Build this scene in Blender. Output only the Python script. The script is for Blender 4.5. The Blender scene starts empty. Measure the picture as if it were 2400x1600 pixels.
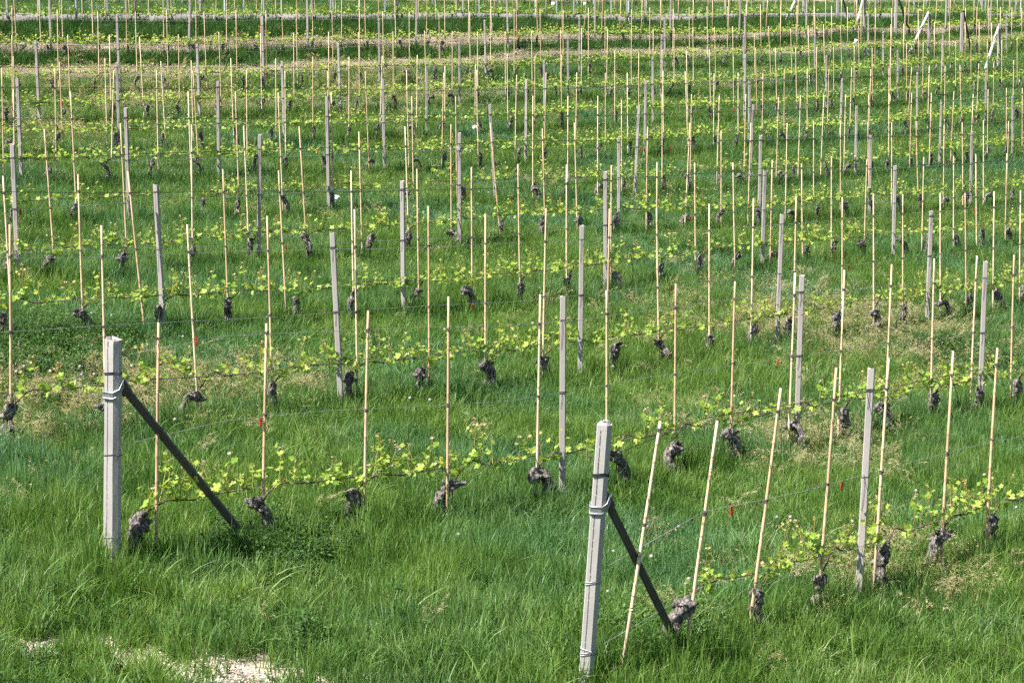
import bpy, math, random
import numpy as np
random.seed(7); rng = np.random.default_rng(11)
C = bpy.context.scene.collection
SC = bpy.context.scene

# ------------------------------------------------------------------ camera model (photo pixels 2400x1600)
F = 5000.0; PIT = math.radians(10.0); cp, sp = math.cos(PIT), math.sin(PIT)
R_VP = 4158.0                                  # rows vanish this many pixels right of centre
def cam2world(x, y, d):
    xc = (x-1200)/F*d; yc = (y-800)/F*d
    return np.array([xc, d*cp - yc*sp, -d*sp - yc*cp])
def proj(p):
    X, Y, Z = p[0], p[1], p[2]
    d = Y*cp - Z*sp; up = Y*sp + Z*cp
    return 1200+F*X/d, 800-F*up/d, d

# height of the fruiting wire of every row, read at several columns: row k lies at K = 60+25k
CORD = {60:[(1376,1432),(1500,1408),(1800,1338),(2300,1185)],
 85:[(84,1215),(264,1190),(600,1140),(1200,1080),(1800,965),(2300,885)],
 110:[(84,915),(600,870),(1200,817),(1800,738),(2300,668)],
 135:[(84,705),(600,679),(1200,642),(1800,568),(2300,528)],
 160:[(84,587),(600,545),(1200,502),(1800,476),(2300,440)],
 185:[(84,467),(600,448),(1200,419),(1800,385),(2300,339)],
 210:[(84,370),(600,355),(1200,342),(1800,301),(2300,258)],
 235:[(84,306),(600,293),(1200,265),(1800,237),(2300,185)],
 260:[(84,240),(600,225),(1200,198),(1800,177),(2300,141)],
 285:[(84,175),(600,172),(1200,150),(1800,120),(2300,98)],
 310:[(84,97),(600,95),(1200,80),(1800,74),(2300,55)],
 335:[(84,33),(600,32),(1200,28),(1800,28),(2300,26)]}
CH = 0.55                                       # fruiting wire above the soil
pts = []; rowpts = {}
for K, l in CORD.items():
    for x, y in l:
        w = cam2world(x, y, 1000*K/(R_VP-(x-1200))); rowpts.setdefault(K, []).append(w)
        pts.append((w[0], w[1], w[2]-CH, 1))
def soil(K, x, y): # a point of bare ground seen at a pixel
    w = cam2world(x, y, 1000*K/(R_VP-(x-1200))); pts.append((w[0], w[1], w[2], 1))
for x in (84, 800, 1600, 2300):
    soil(348, x, 50); soil(367, x, 33.5); soil(395, x, 15 if x > 1000 else 13); soil(425, x, 1)
for K, sh in ((60, 0), (30, -.03)):
    for x, c in ((84, 4.25), (600, 4.45), (1200, 4.62)):
        d = 1000*K/(R_VP-(x-1200)); y = c*F/d-82; w = cam2world(x, y, d); pts.append((w[0], w[1], w[2]-CH+sh, 1))
d = 30000/3058; w = cam2world(2300, 5.0*F/d-82, d); pts.append((w[0], w[1], w[2]-CH, 1))
P = np.array(pts)
S_ = 40.0
def _k(a, b):
    r2 = ((a[:, None, :]-b[None])**2).sum(-1)/S_**2
    return 0.5*r2*np.log(r2+1e-12)
n_ = len(P)
A_ = np.zeros((n_+3, n_+3)); A_[:n_, :n_] = _k(P[:, :2], P[:, :2]) + np.eye(n_)*2e-4
A_[:n_, n_] = 1; A_[:n_, n_+1:] = P[:, :2]/S_; A_[n_:, :n_] = A_[:n_, n_:].T
sol = np.linalg.solve(A_, np.concatenate([P[:, 2], [0, 0, 0]]))
def Gv(xy):
    xy = np.asarray(xy, float); out = np.empty(len(xy))
    for i in range(0, len(xy), 20000):
        q = xy[i:i+20000]
        out[i:i+20000] = _k(q, P[:, :2]) @ sol[:n_] + sol[n_] + (q/S_) @ sol[n_+1:]
    return out
def G(x, y): return float(Gv([[x, y]])[0])

# row lines on the ground
ROWS = {}
for K in list(CORD)+[395]:
    if K == 395:
        wp = [cam2world(x, 10, 1000*K/(R_VP-(x-1200))) for x in (84, 1200, 2300)]
    else: wp = rowpts[K]
    q = np.array(wp)[:, :2]; c = q.mean(0); u, s, vt = np.linalg.svd(q-c); dr = vt[0]
    if dr[0] < 0: dr = -dr
    ROWS[K] = (c, dr)
def row_at(K, x):
    """ground point of row K that stands at picture column x"""
    c, dr = ROWS[K]; t = 0.0
    for _ in range(25):
        p = c+dr*t; z = G(*p); e = proj((p[0], p[1], z))[0]-x
        p2 = c+dr*(t+.05); e2 = proj((p2[0], p2[1], z))[0]-x
        st = -e*.05/(e2-e); st = max(-15, min(15, st)); t += st
        if abs(st) < 1e-3: break
    p = c+dr*t
    return np.array([p[0], p[1], G(*p)]), t
def ground_px(x, y):
    """ground point seen at a pixel"""
    lo, hi = 8.0, 300.0
    for _ in range(60):
        m = (lo+hi)/2; w = cam2world(x, y, m)
        if w[2] > G(w[0], w[1]): lo = m
        else: hi = m
    return cam2world(x, y, lo)

# ------------------------------------------------------------------ helpers
def mesh_np(name, V, Fc, mats=(), mi=None, tint=None, smooth=False):
    me = bpy.data.meshes.new(name); V = np.asarray(V, np.float32)
    if isinstance(Fc, np.ndarray):
        nf, k = Fc.shape
        me.vertices.add(len(V)); me.vertices.foreach_set('co', V.ravel())
        me.loops.add(nf*k); me.loops.foreach_set('vertex_index', Fc.astype(np.int32).ravel())
        me.polygons.add(nf); me.polygons.foreach_set('loop_start', np.arange(nf, dtype=np.int32)*k)
        me.update(calc_edges=True); me.validate()
    else:
        me.from_pydata([tuple(map(float, v)) for v in V], [], [tuple(int(i) for i in f) for f in Fc]); me.update()
    for m in mats: me.materials.append(m)
    if mi is not None: me.polygons.foreach_set('material_index', np.asarray(mi, np.int32))
    if tint is not None:
        a = me.attributes.new('tint', 'FLOAT', 'POINT'); a.data.foreach_set('value', np.asarray(tint, np.float32))
    if smooth: me.polygons.foreach_set('use_smooth', np.ones(len(me.polygons), bool))
    return me
class MB:
    """collects pieces of one mesh"""
    def __init__(s): s.V = []; s.F = []; s.M = []; s.T = []; s.S = []; s.n = 0
    def add(s, V, Fc, m=0, t=0.5, sm=False):
        for f in Fc: s.F.append(tuple(int(i)+s.n for i in f)); s.M.append(m); s.S.append(sm)
        for v in V: s.V.append(tuple(map(float, v)))
        s.T += [t]*len(V); s.n += len(V)
    def tube(s, pts, rad, k=6, m=0, t=0.5, cap=True, sm=True, noise=0.0):
        pts = np.asarray(pts, float); n = len(pts); rad = np.broadcast_to(rad, (n,)).astype(float)
        tg = np.gradient(pts, axis=0); V = []
        up = np.array([.31, .95, .05]); 
        for i in range(n):
            d = tg[i]/(np.linalg.norm(tg[i])+1e-9); a = np.cross(d, up)
            if np.linalg.norm(a) < .2: a = np.cross(d, (1., 0, 0))
            a /= np.linalg.norm(a); b = np.cross(d, a)
            for j in range(k):
                an = 2*math.pi*j/k; r = rad[i]*(1+noise*random.uniform(-1, 1))
                V.append(pts[i]+r*(math.cos(an)*a+math.sin(an)*b))
        Fc = [(i*k+j, i*k+(j+1) % k, (i+1)*k+(j+1) % k, (i+1)*k+j) for i in range(n-1) for j in range(k)]
        if cap: Fc += [tuple(range(k-1, -1, -1)), tuple((n-1)*k+j for j in range(k))]
        s.add(V, Fc, m, t, sm)
    def box(s, c, h, m=0, t=0.5, rot=None):
        V = np.array([[x, y, z] for x in (-1, 1) for y in (-1, 1) for z in (-1, 1)], float)*h
        if rot is not None: V = V@np.array(rot).T
        s.add(V+np.array(c), [(0, 1, 3, 2), (4, 6, 7, 5), (0, 4, 5, 1), (2, 3, 7, 6), (0, 2, 6, 4), (1, 5, 7, 3)], m, t)
    def mesh(s, name, mats):
        me = bpy.data.meshes.new(name); me.from_pydata(s.V, [], s.F); me.update()
        for m in mats: me.materials.append(m)
        me.polygons.foreach_set('material_index', np.array(s.M, np.int32))
        me.polygons.foreach_set('use_smooth', np.array(s.S, bool))
        a = me.attributes.new('tint', 'FLOAT', 'POINT'); a.data.foreach_set('value', np.array(s.T, np.float32))
        return me
def link(name, data, parent=None, loc=None, rot=None, scl=None):
    o = bpy.data.objects.new(name, data); C.objects.link(o)
    if parent is not None: o.parent = parent
    if loc is not None: o.location = [float(v) for v in loc]
    if rot is not None: o.rotation_euler = [float(v) for v in rot]
    if scl is not None: o.scale = [float(v) for v in scl]
    return o
def tag(o, label=None, cat=None, group=None, kind=None):
    if label: o['label'] = label
    if cat: o['category'] = cat
    if group: o['group'] = group
    if kind: o['kind'] = kind
    return o
ONES = ['zeroth','first','second','third','fourth','fifth','sixth','seventh','eighth','ninth','tenth','eleventh','twelfth','thirteenth','fourteenth','fifteenth','sixteenth','seventeenth','eighteenth','nineteenth']
TENS = {20:'twent', 30:'thirt', 40:'fort', 50:'fift', 60:'sixt'}
def ordn(n):
    if n < 20: return ONES[n]
    t = n//10*10
    return TENS[t]+('ieth' if n % 10 == 0 else 'y-'+ONES[n % 10])

# ------------------------------------------------------------------ materials
def new_mat(name):
    m = bpy.data.materials.new(name); m.use_nodes = True; nt = m.node_tree; nt.nodes.clear()
    out = nt.nodes.new('ShaderNodeOutputMaterial'); return m, nt, out
def N(nt, t, **kw):
    n = nt.nodes.new(t)
    for k, v in kw.items():
        if k in n.inputs: n.inputs[k].default_value = v
        else: setattr(n, k, v)
    return n
def ramp(nt, fac, stops):
    r = nt.nodes.new('ShaderNodeValToRGB'); e = r.color_ramp.elements
    while len(e) < len(stops): e.new(.5)
    for i, (p, c) in enumerate(stops): e[i].position = p; e[i].color = (*c, 1)
    nt.links.new(fac, r.inputs[0]); return r.outputs[0]
def mixc(nt, f, a, b, mode='MIX'):
    m = nt.nodes.new('ShaderNodeMix'); m.data_type = 'RGBA'; m.blend_type = mode
    for s, v in ((0, f), (6, a), (7, b)):
        if hasattr(v, 'is_output'): nt.links.new(v, m.inputs[s])
        else: m.inputs[s].default_value = v if s == 0 else (*v, 1)
    return m.outputs[2]
def math_(nt, op, a, b=0.0, c=None):
    m = nt.nodes.new('ShaderNodeMath'); m.operation = op
    for i, v in enumerate((a, b) if c is None else (a, b, c)):
        if hasattr(v, 'is_output'): nt.links.new(v, m.inputs[i])
        else: m.inputs[i].default_value = v
    return m.outputs[0]
def noise(nt, scale, detail=3, vec=None, rough=.55):
    n = N(nt, 'ShaderNodeTexNoise'); n.inputs['Scale'].default_value = scale; n.inputs['Detail'].default_value = detail; n.inputs['Roughness'].default_value = rough
    if vec is not None: nt.links.new(vec, n.inputs['Vector'])
    return n.outputs['Fac']
def wpos(nt): return nt.nodes.new('ShaderNodeNewGeometry').outputs['Position']
def opos(nt): return nt.nodes.new('ShaderNodeTexCoord').outputs['Object']
def attr(nt, name): 
    a = nt.nodes.new('ShaderNodeAttribute'); a.attribute_name = name; return a.outputs['Fac']
def leafmat(name, stops, trans=.35, rough=.5, spec=.3, patch=None, rnd=.35, tcol=(1.25, 1.25, .55)):
    m, nt, out = new_mat(name)
    t = attr(nt, 'tint'); oi = nt.nodes.new('ShaderNodeObjectInfo').outputs['Random']
    f = math_(nt, 'ADD', math_(nt, 'MULTIPLY', t, 1-rnd), math_(nt, 'MULTIPLY', oi, rnd))
    if patch:
        w = wpos(nt); nz = noise(nt, patch[0], 3, w)
        nz = math_(nt, 'MULTIPLY', math_(nt, 'SUBTRACT', nz, .5), patch[1]); f = math_(nt, 'ADD', f, nz)
    col = ramp(nt, f, stops)
    if patch:
        n2 = noise(nt, .33, 2, wpos(nt)); n2 = math_(nt, 'MULTIPLY', math_(nt, 'SUBTRACT', n2, .42), 3.0); n2c = nt.nodes.new('ShaderNodeClamp'); nt.links.new(n2, n2c.inputs[0])
        col = mixc(nt, n2c.outputs[0], col, mixc(nt, 1.0, col, patch[2], 'MULTIPLY'))
    bs = N(nt, 'ShaderNodeBsdfPrincipled'); nt.links.new(col, bs.inputs['Base Color'])
    bs.inputs['Roughness'].default_value = rough; bs.inputs['Specular IOR Level'].default_value = spec
    tr = N(nt, 'ShaderNodeBsdfTranslucent'); nt.links.new(mixc(nt, 1.0, col, tcol, 'MULTIPLY'), tr.inputs['Color'])
    mx = N(nt, 'ShaderNodeMixShader'); mx.inputs[0].default_value = trans
    nt.links.new(bs.outputs[0], mx.inputs[1]); nt.links.new(tr.outputs[0], mx.inputs[2]); nt.links.new(mx.outputs[0], out.inputs[0])
    return m
def solidmat(name, stops, scale=8, rough=.8, bump=.0, bscale=40, stretch=(1, 1, 1), spec=.3, rnd=0.0, metal=0.0, extra=None):
    m, nt, out = new_mat(name)
    mp = N(nt, 'ShaderNodeMapping'); nt.links.new(opos(nt), mp.inputs[0]); mp.inputs['Scale'].default_value = stretch
    f = noise(nt, scale, 5, mp.outputs[0], .65)
    if rnd:
        oi = nt.nodes.new('ShaderNodeObjectInfo').outputs['Random']
        f = math_(nt, 'ADD', f, math_(nt, 'MULTIPLY', math_(nt, 'SUBTRACT', oi, .5), rnd))
    col = ramp(nt, f, stops)
    bs = N(nt, 'ShaderNodeBsdfPrincipled'); nt.links.new(col, bs.inputs['Base Color'])
    bs.inputs['Roughness'].default_value = rough; bs.inputs['Specular IOR Level'].default_value = spec; bs.inputs['Metallic'].default_value = metal
    if bump:
        b = N(nt, 'ShaderNodeBump'); b.inputs['Strength'].default_value = bump; b.inputs['Distance'].default_value = .01
        nt.links.new(noise(nt, bscale, 4, mp.outputs[0], .7), b.inputs['Height']); nt.links.new(b.outputs[0], bs.inputs['Normal'])
    nt.links.new(bs.outputs[0], out.inputs[0]); return m

M = {}
M['grass'] = leafmat('grass_blade', [(0, (.033, .09, .018)), (.3, (.08, .18, .03)), (.6, (.165, .29, .055)), (.86, (.28, .39, .11)), (1, (.42, .46, .22))],
                     trans=.36, rough=.45, spec=.4, patch=(1.1, .9, (.72, .92, 2.2)))
M['weed'] = leafmat('weed_leaf', [(0, (.018, .055, .010)), (.6, (.05, .12, .02)), (1, (.13, .24, .05))], trans=.25, rough=.5, spec=.4)
M['drygrass'] = leafmat('dry_blade', [(0, (.10, .18, .03)), (.5, (.20, .26, .07)), (.8, (.34, .35, .14)), (1, (.52, .47, .27))], trans=.3, rough=.5)
M['darkgrass'] = leafmat('dark_blade', [(0, (.03, .08, .018)), (.5, (.055, .14, .028)), (.85, (.09, .2, .04)), (1, (.2, .28, .09))], trans=.3, rough=.45)
M['brome'] = leafmat('seed_head', [(0, (.30, .29, .12)), (.5, (.46, .41, .22)), (1, (.62, .55, .37))], trans=.3, rough=.6, spec=.3)
M['straw'] = leafmat('straw', [(0, (.28, .22, .15)), (.5, (.44, .37, .28)), (1, (.66, .59, .48))], trans=.1, rough=.7, spec=.2)
M['vineleaf'] = leafmat('vine_leaf', [(0, (.14, .26, .03)), (.3, (.29, .45, .06)), (.72, (.50, .60, .12)), (.82, (.64, .62, .20)), (.9, (.55, .38, .18)), (1, (.75, .62, .55))],
                        trans=.42, rough=.45, spec=.4, rnd=.06, tcol=(1.1, 1.15, .5))
M['shoot'] = leafmat('vine_shoot', [(0, (.35, .16, .09)), (.5, (.42, .28, .09)), (1, (.38, .4, .1))], trans=.1, rough=.5)
M['cordon'] = solidmat('cordon_wood', [(.3, (.05, .03, .022)), (.5, (.14, .085, .06)), (.75, (.3, .2, .14))], 30, .8, .4, 60)
def barkmat():
    m, nt, out = new_mat('vine_bark')
    mp = N(nt, 'ShaderNodeMapping'); nt.links.new(opos(nt), mp.inputs[0]); mp.inputs['Scale'].default_value = (1, 1, .22)
    a = noise(nt, 55, 5, mp.outputs[0], .7); b = noise(nt, 9, 2, opos(nt))
    f = math_(nt, 'ADD', math_(nt, 'MULTIPLY', a, .75), math_(nt, 'MULTIPLY', b, .3))
    col = ramp(nt, f, [(.36, (.010, .008, .008)), (.47, (.06, .048, .042)), (.55, (.24, .21, .195)), (.68, (.50, .46, .44))])
    bs = N(nt, 'ShaderNodeBsdfPrincipled'); bs.inputs['Roughness'].default_value = .9; nt.links.new(col, bs.inputs['Base Color'])
    bp = N(nt, 'ShaderNodeBump'); bp.inputs['Strength'].default_value = 1.0; bp.inputs['Distance'].default_value = .03
    nt.links.new(a, bp.inputs['Height']); nt.links.new(bp.outputs[0], bs.inputs['Normal']); nt.links.new(bs.outputs[0], out.inputs[0]); return m
M['bark'] = barkmat()
M['cane'] = solidmat('bamboo', [(.2, (.60, .42, .25)), (.5, (.74, .57, .37)), (.8, (.82, .69, .49))], 3, .55, .0, 20, (6, 6, .8), .35, rnd=.55)
M['node'] = solidmat('bamboo_node', [(.3, (.36, .24, .14)), (.7, (.52, .37, .23))], 20)
M['post'] = solidmat('post_concrete', [(.25, (.33, .29, .28)), (.5, (.42, .38, .365)), (.75, (.51, .47, .45))], 5, .9, .25, 90, (1, 1, .35), .2, rnd=.25)
M['endpost'] = solidmat('end_post_concrete', [(.25, (.34, .315, .30)), (.42, (.44, .415, .40)), (.6, (.49, .47, .455)), (.8, (.56, .545, .53))], 3.2, .9, .22, 110, (1, 1, .4), .2)
M['seam'] = solidmat('post_seam', [(.3, (.1, .09, .085)), (.7, (.16, .15, .14))], 30, .9)
M['brace'] = solidmat('brace_steel', [(.3, (.06, .055, .055)), (.6, (.11, .10, .10)), (.8, (.17, .155, .15))], 9, .7, .2, 60, (1, 1, .3), .4)
M['white_brace'] = solidmat('pale_brace', [(.3, (.5, .46, .44)), (.7, (.68, .64, .61))], 12, .7)
M['galv'] = solidmat('galvanised', [(.3, (.33, .34, .37)), (.7, (.5, .51, .54))], 20, .38, 0, 20, (1, 1, 1), .5, metal=.7)
M['wire'] = solidmat('wire_steel', [(.3, (.28, .28, .28)), (.5, (.42, .42, .42)), (.7, (.6, .6, .6))], 6, .5, 0, 20, (1, 1, 1), .5, metal=.4)
M['darkwire'] = solidmat('wire_dark', [(.3, (.012, .012, .014)), (.7, (.045, .045, .05))], 6, .6)
M['tie'] = solidmat('tie', [(.3, (.03, .025, .025)), (.55, (.12, .1, .1)), (.7, (.4, .37, .36))], 60, .7)
M['paint'] = solidmat('white_metal', [(.3, (.62, .66, .72)), (.7, (.78, .80, .84))], 10, .5, rnd=.2)
M['sleeve'] = solidmat('white_sleeve', [(.3, (.72, .76, .78)), (.7, (.84, .86, .87))], 10, .5)
M['red'] = solidmat('red_plastic', [(.3, (.34, .02, .010)), (.7, (.46, .04, .018))], 10, .45)
M['fluff'] = solidmat('fluff', [(.3, (.42, .42, .40)), (.7, (.58, .58, .56))], 60, .9)
M['pink'] = solidmat('pink_petal', [(.3, (.5, .14, .35)), (.7, (.65, .28, .5))], 60, .8)

def vnoise(xy, s, seed=0):
    """smooth value noise 0..1"""
    r = np.random.default_rng(seed); tab = r.uniform(size=(256, 256)); q = np.asarray(xy)*s+1000.37*(seed+1) % 97; i = np.floor(q).astype(int); f = q-i; f = f*f*(3-2*f)
    g = lambda a, b: tab[(i[:, 0]+a) % 256, (i[:, 1]+b) % 256]
    return (g(0, 0)*(1-f[:, 0])+g(1, 0)*f[:, 0])*(1-f[:, 1])+(g(0, 1)*(1-f[:, 0])+g(1, 1)*f[:, 0])*f[:, 1]
# ------------------------------------------------------------------ ground
ra84, ra2300 = None, None
cK = {}
def Kof(xy):
    """row coordinate of a ground point"""
    xy = np.asarray(xy); z = Gv(xy); d = xy[:, 1]*cp - z*sp
    return (R_VP*d - F*xy[:, 0])/1000
BARE_C = [ground_px(200, 1535), ground_px(330, 1552), ground_px(480, 1580), ground_px(640, 1600), ground_px(820, 1612), ground_px(90, 1512)]
BARE_R = [(.42, .36), (.42, .28), (.5, .34), (.5, .3), (.4, .25), (.2, .25)]
def bare(xy):
    xy = np.asarray(xy); b = np.zeros(len(xy))
    for c, (rx, ry) in zip(BARE_C, BARE_R):
        q = ((xy[:, 0]-c[0])/rx)**2 + ((xy[:, 1]-c[1])/ry)**2
        b = np.maximum(b, np.clip(1.5-q, 0, 1))
    return b
def straw(xy, K=None):
    K = Kof(xy) if K is None else K
    w = (vnoise(xy, .35, 30)-.5)*5 + (vnoise(xy, 1.4, 32)-.5)*3 + np.sin(xy[:, 0]*.45+xy[:, 1]*.31)*.8 + np.sin(xy[:, 0]*1.3-xy[:, 1]*.8)*.8
    k = K+w
    def band(a, b, s=2.0): return np.clip((k-a)/s, 0, 1)*np.clip((b-k)/s, 0, 1)
    far = np.clip((xy[:, 0]-8)/25, 0, 1)
    return np.clip(np.maximum.reduce([band(297, 308)*(1.0-.35*far), band(311.5, 327.5)*(1.0-.25*far)*(.75+.5*vnoise(xy, .6, 31)), band(405, 440, 5)*.8, band(263, 283, 8)*.28*(1-far)]), 0, 1)
def road(K): return np.clip((K-347.5)/.8, 0, 1)*np.clip((366.5-K)/.8, 0, 1)
def ground_mesh():
    def axis(a, b, s, far):
        core = list(np.arange(a, b, s)); out = core[:]
        st = s*2; v = core[-1]
        while v < far[1]: v += st; st *= 1.5; out.append(v)
        st = s*2; v = core[0]
        while v > far[0]: v -= st; st *= 1.5; out.insert(0, v)
        return np.array(out)
    xs = axis(-24, 48, .6, (-400, 400)); ys = axis(6, 150, .6, (-60, 600))
    X, Y = np.meshgrid(xs, ys); xy = np.stack([X.ravel(), Y.ravel()], 1)
    q = xy.copy(); q[:, 0] = np.clip(q[:, 0], -30, 60); q[:, 1] = np.clip(q[:, 1], 2, 160)
    Z = Gv(q)
    over = np.maximum(xy[:, 1]-160, 0); Z = Z + over*.08
    V = np.column_stack([xy, Z]); nx, ny = len(xs), len(ys)
    i = np.arange(nx-1)[None]+np.arange(ny-1)[:, None]*nx; i = i.ravel()
    Fc = np.column_stack([i, i+1, i+1+nx, i+nx])
    me = mesh_np('ground', V, Fc, smooth=True)
    K = Kof(q)
    for nm, val in (('bare', bare(xy)), ('straw', straw(xy, K))):
        a = me.attributes.new(nm, 'FLOAT', 'POINT'); a.data.foreach_set('value', val.astype(np.float32))
    m, nt, out = new_mat('soil')
    w = wpos(nt); n1 = noise(nt, 1.2, 5, w, .65); n2 = noise(nt, 22, 5, w, .7)
    green = ramp(nt, n1, [(.35, (.02, .03, .01)), (.5, (.03, .045, .014)), (.65, (.05, .05, .025))])  # soil under grass coloured extra dark to deepen shadow gaps between blades
    st = ramp(nt, n2, [(.3, (.25, .20, .14)), (.5, (.38, .32, .25)), (.7, (.5, .44, .36))])
    br = ramp(nt, n2, [(.32, (.30, .22, .15)), (.5, (.5, .42, .33)), (.68, (.66, .59, .5))])
    def soft(a, nz, k):
        v = math_(nt, 'ADD', attr(nt, a), math_(nt, 'MULTIPLY', math_(nt, 'SUBTRACT', nz, .5), k)); v = math_(nt, 'MULTIPLY', math_(nt, 'SUBTRACT', v, .3), 3.0)
        c = nt.nodes.new('ShaderNodeClamp'); nt.links.new(v, c.inputs[0]); return c.outputs[0]
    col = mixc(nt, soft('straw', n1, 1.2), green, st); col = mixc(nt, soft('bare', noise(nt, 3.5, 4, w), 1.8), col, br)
    bs = N(nt, 'ShaderNodeBsdfPrincipled'); bs.inputs['Roughness'].default_value = .95; nt.links.new(col, bs.inputs['Base Color'])
    bp = N(nt, 'ShaderNodeBump'); bp.inputs['Strength'].default_value = .8; bp.inputs['Distance'].default_value = .03
    nt.links.new(n2, bp.inputs['Height']); nt.links.new(bp.outputs[0], bs.inputs['Normal']); nt.links.new(bs.outputs[0], out.inputs[0])
    me.materials.append(m); o = link('ground', me); tag(o, kind='structure')
ground_mesh()

def kline(K, s):
    """xy on the ground line of coordinate K; s runs along it in picture columns"""
    d = 1000*K/(R_VP-(s-1200)); x = (s-1200)/F*d; y = d
    for _ in range(6):
        z = G(x, y); y = (d+z*sp)/cp
    return x, y, z
# road beyond the twelfth row
def build_road():
    V = []; n = 90; ks = (347.5, 348.3, 353, 358, 362, 365.5, 366.5); hs = (-.10, .03, .06, .07, .06, .03, -.10)
    for i in range(n):
        s = -700+i*(3500/(n-1))
        for K, h in zip(ks, hs):
            x, y, z = kline(K, s); V.append((x, y, z+h))
    k = len(ks)
    Fc = [(i*k+j, (i+1)*k+j, (i+1)*k+j+1, i*k+j+1) for i in range(n-1) for j in range(k-1)]
    m = bpy.data.materials.new('road'); M['road'] = solidmat('road_surface', [(.3, (.20, .175, .18)), (.5, (.27, .24, .245)), (.7, (.34, .31, .305))], .9, .9, .3, 60)
    me = mesh_np('road', V, np.array(Fc), [M['road']], smooth=True); tag(link('road', me), kind='structure')
build_road()

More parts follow.
